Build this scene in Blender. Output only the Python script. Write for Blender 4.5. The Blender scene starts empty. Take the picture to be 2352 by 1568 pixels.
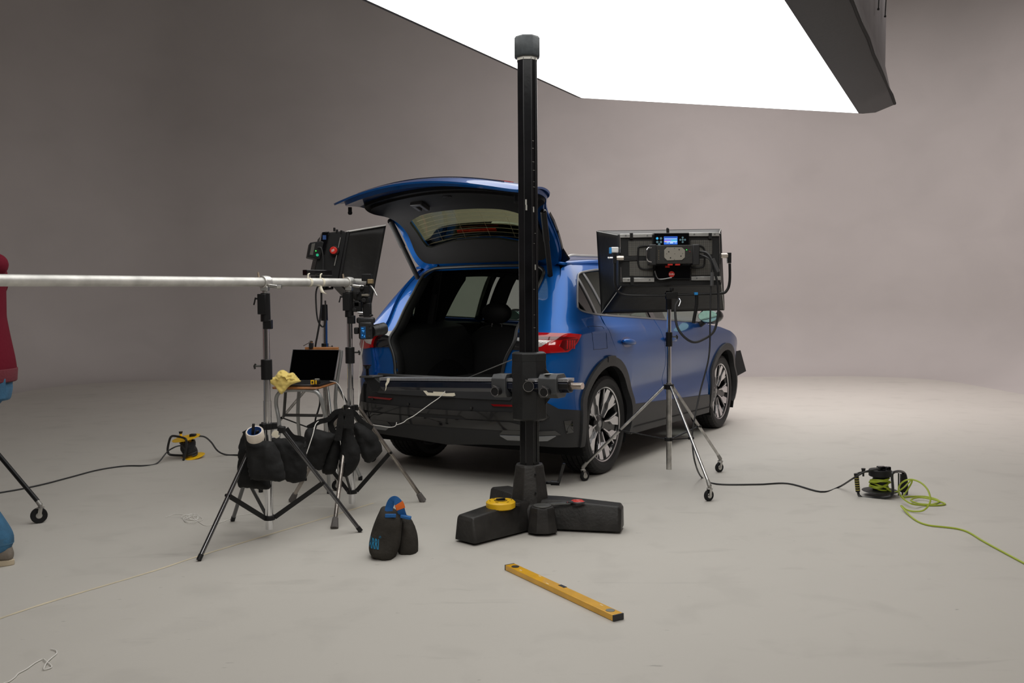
import bpy, bmesh, math, random
from mathutils import Vector, Matrix, noise
from mathutils.geometry import delaunay_2d_cdt
R = math.radians
V = Vector
PI = math.pi
random.seed(5)
S = bpy.context.scene
COL = S.collection
# ------------------------------------------------------------------ camera
FPX = 2126.0
CAM = Matrix.Translation((0, 0, 1.285)) @ Matrix.Rotation(R(90 - 2.53), 4, 'X') @ Matrix.Rotation(R(-.4), 4, 'Z')
cd = bpy.data.cameras.new('camera'); cam = bpy.data.objects.new('camera', cd); COL.objects.link(cam)
cam.matrix_world = CAM
cd.sensor_width = 36; cd.lens = FPX / 2352 * 36; cd.clip_start = .05; cd.clip_end = 200
cd.dof.use_dof = False
S.camera = cam
# ------------------------------------------------------------------ world, exposure
SOFTBOX_L = 2.5
LED_L = 7.0
w = bpy.data.worlds.new('world'); S.world = w; w.use_nodes = True
w.node_tree.nodes['Background'].inputs[0].default_value = (.9, .92, 1, 1)
w.node_tree.nodes['Background'].inputs[1].default_value = .055
S.view_settings.view_transform = 'Standard'; S.view_settings.look = 'None'
S.view_settings.gamma = 1; S.view_settings.use_curve_mapping = False
S.view_settings.exposure = 0.0
# unseen area lights, added to brighten the walls and floor
def area(name, loc, aim, sx, sy, power, col):
    l = bpy.data.lights.new(name, 'AREA'); l.shape = 'RECTANGLE'; l.size = sx; l.size_y = sy
    l.energy = power; l.color = col
    o = bpy.data.objects.new(name, l); COL.objects.link(o)
    o.location = loc; o.rotation_euler = (V(aim) - V(loc)).to_track_quat('-Z', 'Y').to_euler()
    return o
area('added_light_back', (3.5, 11.4, 5.7), (3.5, 12.5, 0), 4.0, 2.6, 320, (1, .925, .92))  # added wash for the back wall and far floor
area('added_light_front', (.5, -2.0, 5.5), (.0, 5.5, 0), 4.0, 2.0, 175, (1, .96, .91))  # added light to lift the near floor
area('added_light_fill', (1.2, 6.5, 7.6), (1.2, 7.5, 0), 8.0, 9.0, 140, (1, .96, .93))  # added soft overhead fill for the whole room

# ------------------------------------------------------------------ helpers
def ray(px, py):
    return CAM.to_3x3() @ V(((px - 1176) / FPX, -(py - 784) / FPX, -1))
def at(px, py, Y):
    d = ray(px, py); o = CAM.translation
    return o + d * ((Y - o.y) / d.y)
def G(px, py, z=0.0):
    d = ray(px, py); o = CAM.translation
    return o + d * ((z - o.z) / d.z)
def curve(tab):
    xs = [t[0] for t in tab]; ys = [t[1] for t in tab]; n = len(xs); m = [0] * n
    for i in range(n):
        a, b = max(i - 1, 0), min(i + 1, n - 1)
        m[i] = (ys[b] - ys[a]) / (xs[b] - xs[a])
    def f(x):
        if x <= xs[0]: return ys[0] + m[0] * (x - xs[0])
        if x >= xs[-1]: return ys[-1] + m[-1] * (x - xs[-1])
        for i in range(n - 1):
            if x <= xs[i + 1]: break
        h = xs[i + 1] - xs[i]; t = (x - xs[i]) / h
        return (2*t**3-3*t*t+1)*ys[i] + (t**3-2*t*t+t)*h*m[i] + (-2*t**3+3*t*t)*ys[i+1] + (t**3-t*t)*h*m[i+1]
    return f
def crom(pts, n=6, closed=False):
    pts = [V(p) for p in pts]; out = []; N = len(pts)
    for i in range(N if closed else N - 1):
        if closed: p0, p1, p2, p3 = pts[i-1], pts[i], pts[(i+1) % N], pts[(i+2) % N]
        else: p0, p1, p2, p3 = pts[max(i-1, 0)], pts[i], pts[i+1], pts[min(i+2, N-1)]
        for k in range(n):
            t = k / n
            out.append(.5*((2*p1)+(p2-p0)*t+(2*p0-5*p1+4*p2-p3)*t*t+(3*p1-p0-3*p2+p3)*t**3))
    if not closed: out.append(pts[-1])
    return out
# ---- materials
MATS = {}
def mat(name, col, rough=.5, metal=0, coat=0, bump=0, bscale=60, var=0, vscale=6, emit=None, es=1, spec=.5, sheen=0, alpha=None):
    if name in MATS: return MATS[name]
    m = bpy.data.materials.new(name); m.use_nodes = True; nt = m.node_tree; b = nt.nodes['Principled BSDF']
    b.inputs['Base Color'].default_value = (*col, 1); b.inputs['Roughness'].default_value = rough
    b.inputs['Metallic'].default_value = metal; b.inputs['Coat Weight'].default_value = coat
    b.inputs['Coat Roughness'].default_value = .04
    b.inputs['Specular IOR Level'].default_value = spec
    if sheen: b.inputs['Sheen Weight'].default_value = sheen
    if emit: b.inputs['Emission Color'].default_value = (*emit, 1); b.inputs['Emission Strength'].default_value = es
    tc = nt.nodes.new('ShaderNodeTexCoord')
    if bump:
        n = nt.nodes.new('ShaderNodeTexNoise'); n.inputs['Scale'].default_value = bscale; n.inputs['Detail'].default_value = 4
        bp = nt.nodes.new('ShaderNodeBump'); bp.inputs['Strength'].default_value = bump; bp.inputs['Distance'].default_value = .004
        nt.links.new(tc.outputs['Object'], n.inputs['Vector']); nt.links.new(n.outputs['Fac'], bp.inputs['Height'])
        nt.links.new(bp.outputs['Normal'], b.inputs['Normal'])
    if var:
        n = nt.nodes.new('ShaderNodeTexNoise'); n.inputs['Scale'].default_value = vscale; n.inputs['Detail'].default_value = 6
        r = nt.nodes.new('ShaderNodeValToRGB'); r.color_ramp.elements[0].position = .32; r.color_ramp.elements[1].position = .68
        r.color_ramp.elements[0].color = (*[max(c*(1-var), 0) for c in col], 1); r.color_ramp.elements[1].color = (*[min(c*(1+var), 1) for c in col], 1)
        nt.links.new(tc.outputs['Object'], n.inputs['Vector']); nt.links.new(n.outputs['Fac'], r.inputs['Fac']); nt.links.new(r.outputs['Color'], b.inputs['Base Color'])
    MATS[name] = m; return m
def glass(name, tint, refl=.12, rough=.02):
    if name in MATS: return MATS[name]
    m = bpy.data.materials.new(name); m.use_nodes = True; nt = m.node_tree
    for n in list(nt.nodes): nt.nodes.remove(n)
    o = nt.nodes.new('ShaderNodeOutputMaterial'); t = nt.nodes.new('ShaderNodeBsdfTransparent'); g = nt.nodes.new('ShaderNodeBsdfGlossy')
    x = nt.nodes.new('ShaderNodeMixShader'); lw = nt.nodes.new('ShaderNodeLayerWeight'); lw.inputs['Blend'].default_value = .5
    pw = nt.nodes.new('ShaderNodeMath'); pw.operation = 'POWER'; pw.inputs[1].default_value = 4; nt.links.new(lw.outputs['Facing'], pw.inputs[0])
    f = nt.nodes.new('ShaderNodeMath'); f.operation = 'MULTIPLY_ADD'; f.inputs[1].default_value = .85; f.inputs[2].default_value = .05; nt.links.new(pw.outputs[0], f.inputs[0])
    t.inputs[0].default_value = (*tint, 1); g.inputs['Roughness'].default_value = rough
    nt.links.new(f.outputs[0], x.inputs[0]); nt.links.new(t.outputs[0], x.inputs[1]); nt.links.new(g.outputs[0], x.inputs[2]); nt.links.new(x.outputs[0], o.inputs[0])
    MATS[name] = m; return m
def emis(name, col, s):
    if name in MATS: return MATS[name]
    m = bpy.data.materials.new(name); m.use_nodes = True; nt = m.node_tree; b = nt.nodes['Principled BSDF']
    b.inputs['Base Color'].default_value = (0, 0, 0, 1); b.inputs['Emission Color'].default_value = (*col, 1); b.inputs['Emission Strength'].default_value = s
    MATS[name] = m; return m

# ---- mesh builder
class MB:
    def __init__(s): s.v = []; s.f = []; s.m = []
    def add(s, vs, fs, mi=0):
        o = len(s.v); s.v += [V(p) for p in vs]; s.f += [[o + i for i in f] for f in fs]; s.m += [mi] * len(fs); return s
    def box(s, c, size, rot=None, mi=0):
        M = rot if rot else Matrix.Identity(3)
        if len(M) == 4: M = M.to_3x3()
        x, y, z = [k / 2 for k in size]; c = V(c)
        vs = [c + M @ V(p) for p in [(-x,-y,-z),(x,-y,-z),(x,y,-z),(-x,y,-z),(-x,-y,z),(x,-y,z),(x,y,z),(-x,y,z)]]
        return s.add(vs, [(3,2,1,0),(4,5,6,7),(0,1,5,4),(1,2,6,5),(2,3,7,6),(3,0,4,7)], mi)
    def bar(s, a, b, wd, th, up=(0,0,1), mi=0):
        a, b = V(a), V(b); d = (b - a); L = d.length; d.normalize(); u = V(up)
        x = d.cross(u)
        if x.length < 1e-4: x = d.cross(V((1,0,0)))
        x.normalize(); z = x.cross(d)
        return s.box((a+b)/2, (wd, L, th), Matrix((x, d, z)).transposed(), mi)
    def tube(s, pts, r, seg=12, closed=False, caps=True, mi=0):
        pts = [V(p) for p in pts]; n = len(pts); rs = r if isinstance(r, (list, tuple)) else [r]*n
        T = []
        for i in range(n):
            a = pts[i-1] if (i or closed) else pts[0]; b = pts[(i+1) % n] if (i < n-1 or closed) else pts[-1]
            t = (b-a)
            if t.length < 1e-9: t = V((0,0,1))
            T.append(t.normalized())
        up = V((0,0,1)) if abs(T[0].z) < .9 else V((1,0,0)); x = T[0].cross(up).normalized()
        vs = []
        for i in range(n):
            x = (x - T[i]*x.dot(T[i])); x = x.normalized() if x.length > 1e-6 else T[i].orthogonal().normalized()
            y = T[i].cross(x)
            for k in range(seg):
                a = 2*PI*k/seg; vs.append(pts[i] + (x*math.cos(a) + y*math.sin(a))*rs[i])
        fs = []
        for i in range(n if closed else n-1):
            j = (i+1) % n
            for k in range(seg):
                k2 = (k+1) % seg; fs.append((i*seg+k, i*seg+k2, j*seg+k2, j*seg+k))
        if caps and not closed: fs += [list(range(seg))[::-1], [(n-1)*seg+k for k in range(seg)]]
        return s.add(vs, fs, mi)
    def cyl(s, a, b, r, r2=None, seg=20, mi=0):
        return s.tube([a, b], [r, r if r2 is None else r2], seg, mi=mi)
    def lathe(s, prof, M=None, seg=32, mi=0, closed=False):
        M = M or Matrix.Identity(4); vs = []; n = len(prof)
        for k in range(seg):
            a = 2*PI*k/seg
            for r, z in prof: vs.append(M @ V((r*math.cos(a), r*math.sin(a), z)))
        fs = []
        for k in range(seg):
            k2 = (k+1) % seg
            for i in range(n if closed else n-1):
                j = (i+1) % n; fs.append((k*n+i, k2*n+i, k2*n+j, k*n+j))
        return s.add(vs, fs, mi)
    def prism(s, poly, h0, h1, M=None, mi=0, shrink=1.0):
        M = M or Matrix.Identity(4); n = len(poly)
        if sum(poly[i][0]*poly[(i+1)%n][1]-poly[(i+1)%n][0]*poly[i][1] for i in range(n)) < 0: poly = poly[::-1]
        vs = [M @ V((p[0], p[1], h0)) for p in poly] + [M @ V((p[0]*shrink, p[1]*shrink, h1)) for p in poly]
        fs = [list(range(n))[::-1], [n+i for i in range(n)]] + [(i, (i+1) % n, n+(i+1) % n, n+i) for i in range(n)]
        return s.add(vs, fs, mi)
    def loft(s, rings, mi=0, caps=True):
        n = len(rings[0]); vs = [p for r in rings for p in r]; fs = []
        for i in range(len(rings)-1):
            for k in range(n):
                k2 = (k+1) % n; fs.append((i*n+k, i*n+k2, (i+1)*n+k2, (i+1)*n+k))
        if caps: fs += [list(range(n))[::-1], [(len(rings)-1)*n+k for k in range(n)]]
        return s.add(vs, fs, mi)
    def ball(s, c, r, seg=16, M=None, mi=0):
        c = V(c); rr = r if isinstance(r, (list, tuple)) else (r, r, r); M = M or Matrix.Identity(3)
        rings = []
        for i in range(1, seg//2):
            a = PI*i/(seg//2)
            rings.append([c + M @ V((rr[0]*math.sin(a)*math.cos(2*PI*k/seg), rr[1]*math.sin(a)*math.sin(2*PI*k/seg), -rr[2]*math.cos(a))) for k in range(seg)])
        return s.loft(rings, mi)
    def grid(s, f, nu, nv, mi=0, two=0):
        vs = [f(i/nu, j/nv) for j in range(nv+1) for i in range(nu+1)]
        return s.add(vs, [(j*(nu+1)+i, j*(nu+1)+i+1, (j+1)*(nu+1)+i+1, (j+1)*(nu+1)+i) for j in range(nv) for i in range(nu)], mi)
    def ribbon(s, P, wd, th=.004, face=None):
        # flat webbing along P, broad side turned towards `face`
        face = V(face) if face is not None else V((0, -1, 0)); A, n = [], len(P)
        for i in range(n):
            t = (P[min(i+1, n-1)]-P[max(i-1, 0)]).normalized(); sv = t.cross(face); sv = sv.normalized() if sv.length > 1e-4 else t.orthogonal().normalized(); fn = sv.cross(t)
            A.append([P[i]-sv*wd/2-fn*th/2, P[i]+sv*wd/2-fn*th/2, P[i]+sv*wd/2+fn*th/2, P[i]-sv*wd/2+fn*th/2])
        return s.loft(A)
    def build(s, name, mats, parent=None, bevel=0, ang=35, smooth=True, fix=True, solid=0, sub=0, remesh=0, sm=0, W=None):
        me = bpy.data.meshes.new(name); me.from_pydata([tuple(p) for p in s.v], [], [tuple(f) for f in s.f])
        mats = mats if isinstance(mats, (list, tuple)) else [mats]
        for m in mats: me.materials.append(m)
        me.polygons.foreach_set('material_index', s.m)
        bm = bmesh.new(); bm.from_mesh(me)
        if fix: bmesh.ops.recalc_face_normals(bm, faces=bm.faces)
        if smooth:
            for f in bm.faces: f.smooth = True
            for e in bm.edges:
                if len(e.link_faces) == 2 and e.calc_face_angle(0) > R(ang): e.smooth = False
        bm.to_mesh(me); bm.free()
        o = bpy.data.objects.new(name, me); COL.objects.link(o)
        if parent:
            o.parent = parent; o.matrix_parent_inverse = W if W is not None else worldm(parent).inverted()
        if remesh:
            r = o.modifiers.new('remesh', 'REMESH'); r.mode = 'VOXEL'; r.voxel_size = remesh; r.use_smooth_shade = True
        if sm:
            r = o.modifiers.new('smooth', 'SMOOTH'); r.iterations = sm; r.factor = .5
        if solid:
            r = o.modifiers.new('solid', 'SOLIDIFY'); r.thickness = solid; r.offset = 0
        if bevel:
            b = o.modifiers.new('bevel', 'BEVEL'); b.width = bevel; b.segments = 2; b.limit_method = 'ANGLE'; b.angle_limit = R(40)
        if sub:
            b = o.modifiers.new('sub', 'SUBSURF'); b.levels = sub; b.render_levels = sub
        return o
WM = {}
def worldm(o):
    return WM.get(o.name, Matrix.Identity(4)) if o is not None and o.type == 'EMPTY' else Matrix.Identity(4)
def tag(o, label, cat, group=None):
    o['label'] = label; o['category'] = cat
    if group: o['group'] = group
    return o
def thing(name, loc, label, cat, rz=0, group=None):
    o = bpy.data.objects.new(name, None); COL.objects.link(o); o.location = loc; o.rotation_euler = (0, 0, rz)
    o.empty_display_size = .1
    WM[o.name] = Matrix.Translation(loc) @ Matrix.Rotation(rz, 4, 'Z')
    return tag(o, label, cat, group)
def struct(o): o['kind'] = 'structure'; return o
# common materials
BLK = mat('black_metal', (.006, .006, .0065), .42, .0, spec=.35, bump=.1, bscale=90)
BLKG = mat('black_gloss', (.003, .003, .004), .14, coat=.3, spec=.3)
BLKP = mat('black_plastic', (.008, .008, .0085), .5, spec=.35, bump=.1, bscale=300)
CHR = mat('chrome', (.72, .72, .73), .13, 1.0)
CHRW = mat('worn_chrome', (.50, .49, .47), .28, 1.0, bump=.15, bscale=120, var=.25, vscale=20)
ALU = mat('aluminium', (.62, .62, .60), .34, .9, var=.12, vscale=14)
STL = mat('grey_steel', (.30, .31, .31), .35, .9)
RUB = mat('rubber', (.009, .009, .0095), .75, spec=.3, bump=.2, bscale=200)
WHT = mat('white_plastic', (.75, .75, .74), .4)
RED = mat('red_plastic', (.65, .03, .02), .35)
YEL = mat('yellow_plastic', (.85, .50, .01), .4)
NYL = mat('black_nylon', (.011, .011, .011), .8, bump=.9, bscale=38, var=.4, vscale=9, spec=.3)
TAPE = mat('cream_tape', (.70, .65, .52), .7, bump=.3, bscale=60)
WIRE = mat('white_cord', (.72, .70, .66), .7)

# ------------------------------------------------------------------ the studio: floor and cove wall
def floor_mat(walls=False):
    m = bpy.data.materials.new('studio_paint_wall' if walls else 'studio_paint_floor'); m.use_nodes = True; nt = m.node_tree; b = nt.nodes['Principled BSDF']
    tc = nt.nodes.new('ShaderNodeTexCoord')
    def nz(sc, det, dist=0, st=(1,1,1), rot=0):
        mp = nt.nodes.new('ShaderNodeMapping'); mp.inputs['Scale'].default_value = st; mp.inputs['Rotation'].default_value = (0, 0, rot)
        n = nt.nodes.new('ShaderNodeTexNoise'); n.inputs['Scale'].default_value = sc; n.inputs['Detail'].default_value = det; n.inputs['Distortion'].default_value = dist
        nt.links.new(tc.outputs['Object'], mp.inputs[0]); nt.links.new(mp.outputs[0], n.inputs['Vector']); return n.outputs['Fac']
    def ramp(src, stops):
        r = nt.nodes.new('ShaderNodeValToRGB'); e = r.color_ramp.elements
        e[0].position, e[0].color = stops[0][0], (*[stops[0][1]]*3, 1); e[1].position, e[1].color = stops[1][0], (*[stops[1][1]]*3, 1)
        for p, c in stops[2:]: k = e.new(p); k.color = (c, c, c, 1)
        nt.links.new(src, r.inputs[0]); return r.outputs[0]
    def mul(a, c):
        x = nt.nodes.new('ShaderNodeMixRGB'); x.blend_type = 'MULTIPLY'; x.inputs[0].default_value = 1
        nt.links.new(a, x.inputs[1]); nt.links.new(c, x.inputs[2]); return x.outputs[0]
    base = nt.nodes.new('ShaderNodeRGB'); base.outputs[0].default_value = (.545, .520, .475, 1) if not walls else (.495, .462, .447, 1)
    c = mul(base.outputs[0], ramp(nz(.6, 5), [(.35, .95), (.65, 1.0)]))
    if not walls:
        c = mul(c, ramp(nz(3.5, 10, .4), [(.30, .93), (.46, 1.0)]))
        c = mul(c, ramp(nz(1.6, 9, .6, (1, 5, 1), R(22)), [(.24, .84), (.36, 1.0)]))
        c = mul(c, ramp(nz(11, 4, .3, (1, 3.2, 1), R(20)), [(.24, .70), (.285, 1.0)]))
        b.inputs['Roughness'].default_value = .62
        bp = nt.nodes.new('ShaderNodeBump'); bp.inputs['Strength'].default_value = .12; bp.inputs['Distance'].default_value = .01
        nt.links.new(nz(14, 6), bp.inputs['Height']); nt.links.new(bp.outputs[0], b.inputs['Normal'])
    else:
        c = mul(c, ramp(nz(.9, 4, .5, (1, 1, 1.6)), [(.3, .95), (.6, 1.0)]))
        b.inputs['Roughness'].default_value = .8
    nt.links.new(c, b.inputs['Base Color']); b.inputs['Specular IOR Level'].default_value = .3
    return m
XL, XR, YB, YF, RCN, COVE, HT = -8.3, 7.9, 16.4, -7.0, 2.6, 1.15, 8.2
def plan_path():
    pts = [(XL, YF)]
    for k in range(17):
        a = PI - k/16*PI/2; pts.append((XL+RCN+RCN*math.cos(a), YB-RCN+RCN*math.sin(a)))
    for k in range(17):
        a = PI/2 - k/16*PI/2; pts.append((XR-RCN+RCN*math.cos(a), YB-RCN+RCN*math.sin(a)))
    pts.append((XR, YF)); return [V((*p, 0)) for p in pts]
def wall_shell():
    P = plan_path(); n = len(P); mb = MB(); prof = []
    for k in range(13):
        a = k/12*PI/2; prof.append((COVE-COVE*math.sin(a), COVE-COVE*math.cos(a)))
    prof.append((0, HT)); m = len(prof); vs = []
    for i in range(n):
        a = P[max(i-1, 0)]; b = P[min(i+1, n-1)]; t = (b-a).normalized(); inn = V((t.y, -t.x, 0))
        for d, z in prof: vs.append(P[i] + inn*d + V((0, 0, z)))
    fs = [(i*m+j, (i+1)*m+j, (i+1)*m+j+1, i*m+j+1) for i in range(n-1) for j in range(m-1)]
    return mb.add(vs, fs)
struct(wall_shell().build('wall_back', floor_mat(True), fix=False, ang=60))
struct(MB().grid(lambda u, v: V((XL+(XR-XL)*u, YF+(YB-YF)*v, 0)), 12, 12).build('floor', floor_mat(), fix=False))
struct(MB().box((0, YF-.1, HT/2), (XR-XL, .2, HT)).build('wall_front', mat('dark_wall', (.25, .24, .23), .9)))
struct(MB().box(((XL+XR)/2, (YF+YB)/2, HT+.1), (XR-XL, YB-YF, .2)).build('ceiling', mat('dark_ceiling', (.2, .195, .19), .9)))

# ------------------------------------------------------------------ overhead softbox
A = at(1336, 225, 11.0); B = at(1972, 260, 9.67)
far = (B - A); wv = far.normalized(); dv = V((-.43, -.9, -.026)).normalized(); dv = (dv - wv*dv.dot(wv)).normalized(); LB = 7.6
up = dv.cross(wv); up = up if up.z > 0 else -up
root = thing('overhead_softbox', (A+B)/2 + dv*LB/2, 'huge black softbox with white glowing diffuser hung over the car', 'softbox')
def sb(u, v, h, fl=0):   # u across 0..1, v along, h above, fl flange outwards
    W = far.length
    return A + wv*(u*W) + dv*(v*LB) + up*h
WB = far.length
em = emis('diffuser_glow', (1, .99, .965), SOFTBOX_L)
nt = em.node_tree; tcx = nt.nodes.new('ShaderNodeTexCoord'); nn = nt.nodes.new('ShaderNodeTexNoise'); nn.inputs['Scale'].default_value = .7
mr = nt.nodes.new('ShaderNodeMapRange'); mr.inputs['To Min'].default_value = SOFTBOX_L*.93; mr.inputs['To Max'].default_value = SOFTBOX_L*1.05
nt.links.new(tcx.outputs['Object'], nn.inputs['Vector']); nt.links.new(nn.outputs['Fac'], mr.inputs['Value']); nt.links.new(mr.outputs[0], nt.nodes['Principled BSDF'].inputs['Emission Strength'])
mb = MB(); mb.grid(lambda u, v: sb(u, v, -.03*math.sin(PI*u)*math.sin(PI*v)), 16, 24); mb.build('diffuser', em, root, ang=80)
FAB = mat('softbox_fabric', (.062, .062, .064), .7, bump=.25, bscale=25)
FAB2 = mat('softbox_cover', (.085, .075, .072), .75, bump=.5, bscale=8, var=.2, vscale=3)
FL = .30/WB; FLV = .26/LB
def ringpt(k, fl, h, wob=0):   # k in 0..4 corner loop
    i = int(k) % 4; t = k - int(k)
    c = [(-fl*FL, -fl*FLV), (1+fl*FL, -fl*FLV), (1+fl*FL, 1+fl*FLV), (-fl*FL, 1+fl*FLV)]
    a, b = c[i], c[(i+1) % 4]
    return sb(a[0]+(b[0]-a[0])*t, a[1]+(b[1]-a[1])*t, h + wob*math.sin(PI*t))
N4 = 32
mb = MB(); vs = []
for fl, h, wob in [(0, 0, 0), (.12, .002, 0), (.5, .035, .0), (1, .14, -.02), (1.03, .17, -.02)]:
    vs.append([ringpt(i/(N4/4), fl, h, wob) for i in range(N4)])
mb.loft(vs, caps=False); mb.build('skirt', FAB, root, ang=50)
mb = MB(); vs = []
for fl, h in [(1.03, 0), (.95, .03), (.72, .35), (.75, 1.5), (.4, 1.8)]:
    vs.append([ringpt(i/(N4/4), fl, .17) + V((0, 0, h+.006*math.sin(i*5))) for i in range(N4)])
mb.loft(vs, caps=False); top = vs[-1]; mb.add(top, [list(range(N4))]); mb.build('cover', FAB2, root, ang=50, fix=True)
mb = MB(); rng = random.Random(2)
pth = [ringpt(i/16, 1.03, .16, -.02) + V((rng.uniform(-1, 1), rng.uniform(-1, 1), rng.uniform(-1, 1)))*.006 for i in range(64)]
mb.tube(pth, [.012+.006*rng.random() for _ in pth], 8, closed=True); mb.build('lacing_rope', mat('rope_black', (.006,)*3, .8), root)
for v0, hh in ((.06, .75), (.16, .62)):
    a = ringpt(1+v0, .78, .17) + V((.01, 0, hh)); mb = MB(); mb.tube([a, a + V((.03, -.05, 1.1))], .005, 6); mb.ball(a, .012, 8); mb.build('tie_cord', mat('rope_black', (.006,)*3, .8), root)
mb = MB(); q = sb(1+FL*.85, .36, .10); mb.bar(q, q - wv*.13 - up*.045, .05, .004, up=up); mb.build('strap_loop', mat('grey_webbing', (.10, .10, .105), .5), root)

# ------------------------------------------------------------------ studio camera stand
BX, BY = .095, 5.22
root = thing('studio_camera_stand', (BX, BY, 0), 'black studio camera stand with tall octagonal column and tripod cast base', 'camera stand')
CAST = mat('cast_iron', (.020, .0185, .017), .5, spec=.35, bump=.5, bscale=60, var=.7, vscale=6)
CAST2 = mat('carriage_grey', (.014, .0145, .015), .45, spec=.35, bump=.25, bscale=90, var=.25, vscale=8)
COLM = mat('column_black', (.004, .004, .005), .22, .0, spec=.3, bump=.08, bscale=40, var=.5, vscale=7)
def octa(r, c=(BX, BY), rot=22.5, n=8):
    return [(c[0]+r*math.cos(R(rot)+2*PI*k/n), c[1]+r*math.sin(R(rot)+2*PI*k/n)) for k in range(n)]
def oring(r, z, rot=22.5, sx=1): return [V((BX+(x-BX)*sx, y, z)) for x, y in octa(r, rot=rot)]
def foot_leg(tip, zt_in, zt_out, w_in, w_out):
    c = V((BX, BY, 0)); t = V((tip[0], tip[1], 0)); d = (t-c).normalized(); s_ = V((d.y, -d.x, 0)); rings = []
    L = (t-c).length
    for q, wd, zt in [(.0, w_in, zt_in), (.35, w_in*.95, zt_in*.99), (.97, w_out, zt_out), (1.0, w_out*.86, zt_out*.86)]:
        p = c + d*L*q; wt = wd*.72
        rings.append([p - s_*wd/2 + V((0,0,.012)), p + s_*wd/2 + V((0,0,.012)), p + s_*wt/2*1.06 + V((0,0,zt*.93)), p + s_*wt/2*.9 + V((0,0,zt)), p - s_*wt/2*.9 + V((0,0,zt)), p - s_*wt/2*1.06 + V((0,0,zt*.93))])
    return MB().loft(rings)
base = MB(); base.loft([oring(.15, .012), oring(.14, .12), oring(.12, .15)])
baseo = base.build('base', CAST, root, bevel=.006)
for px, py in [(1066, 1249), (1430, 1219), (1148, 1170)]:
    t = G(px, py); foot_leg((t.x, t.y), .172, .148, .19, .165).build('leg', CAST, root, bevel=.008)
mb = MB(); nub = V((BX+.065, BY-.175, 0)); mb.loft([[nub + V((r*math.cos(a), r*math.sin(a)*.8, z)) for a in [2*PI*k/8+R(22) for k in range(8)]] for r, z in [(.088, .015), (.072, .14), (.064, .155)]]); mb.build('front_boss', CAST, root, bevel=.005)
MB().cyl(nub + V((0, .0, .155)), nub + V((0, 0, .162)), .05, seg=28).build('cap_disc', mat('grey_disc', (.12, .12, .115), .4, .5), root, bevel=.002)
mb = MB(); mb.loft([oring(.118, .14), oring(.112, .165), oring(.086, .345), oring(.076, .362)]); hs = mb.build('housing', CAST, root, bevel=.006)
for dz in (.315, .215): MB().cyl((BX+.03, BY-.088-(.345-dz)*.16, dz), (BX+.03, BY-.10-(.345-dz)*.16, dz), .006, seg=10).build('bolt_hole', mat('hole_black', (.002,)*3, .9), hs)
# column with recessed front track
mb = MB(); mb.loft([oring(.0585, .35), oring(.0585, 2.63)]); colo = mb.build('column', COLM, root, bevel=.003, ang=20)
mb = MB()
for k, dx in ((0, -.0215), (1, .0215), (2, .044)): mb.box((BX+dx, BY-.0545+.006*(k == 2)+(.011 if k == 2 else 0), 1.5), (.003, .004, 2.25))
mb.build('track_rib', mat('rib_grey', (.02, .02, .021), .3), colo)
rng = random.Random(9); SCR = mat('scratch_pale', (.35, .34, .31), .7)
for k in range(12):
    mb = MB()
    z = rng.uniform(1.0, 2.3); x = rng.uniform(.028, .04)
    mb.box((BX+x, BY-.0545+(x-.0235)+.0, z), (rng.uniform(.006, .016), .002, .0016), Matrix.Rotation(R(45), 3, 'Z')); mb.build('scratch_mark', SCR, colo)
for z, x in ((1.80, -.01), (1.79, .03), (1.47, .038), (1.83, -.012)): MB().box((BX+x, BY-.0548+max(0, x-.022), z), (.009, .002, .03), Matrix.Rotation(R(45 if x > .02 else 0), 3, 'Z')).build('scratch_mark', SCR, colo)
mb = MB(); mb.loft([oring(.0605, 2.615), oring(.0605, 2.634)]); mb.build('tape_band', mat('tape_white', (.62, .60, .54), .6), colo, bevel=.001)
mb = MB(); mb.loft([oring(.070, 2.632), oring(.0755, 2.642), oring(.0755, 2.735), oring(.066, 2.748)]); mb.build('top_cap', mat('cap_grey', (.038, .044, .047), .5, spec=.35, var=.3, vscale=25, bump=.2, bscale=60), root, bevel=.003)
# carriage
mb = MB(); mb.loft([oring(.092, .612), oring(.103, .622), oring(.103, .665), oring(.106, .72), oring(.106, .90), oring(.102, .945), oring(.100, .99), oring(.085, .996)], )
car_ = mb.build('carriage', CAST2, root, bevel=.003)
mb = MB(); mb.loft([oring(.1035, .945), oring(.1035, .988)]); mb.build('top_collar', CAST2, car_, bevel=.002)
mb = MB(); mb.loft([[V((BX+.09, BY-.05, .905)), V((BX+.09, BY+.05, .905)), V((BX+.09, BY+.05, .70)), V((BX+.09, BY-.05, .70))], [V((BX+.145, BY-.05, .84)), V((BX+.145, BY+.05, .84)), V((BX+.145, BY+.05, .77)), V((BX+.145, BY-.05, .77))]])
mb.build('side_gusset', CAST2, car_, bevel=.003)
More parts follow.
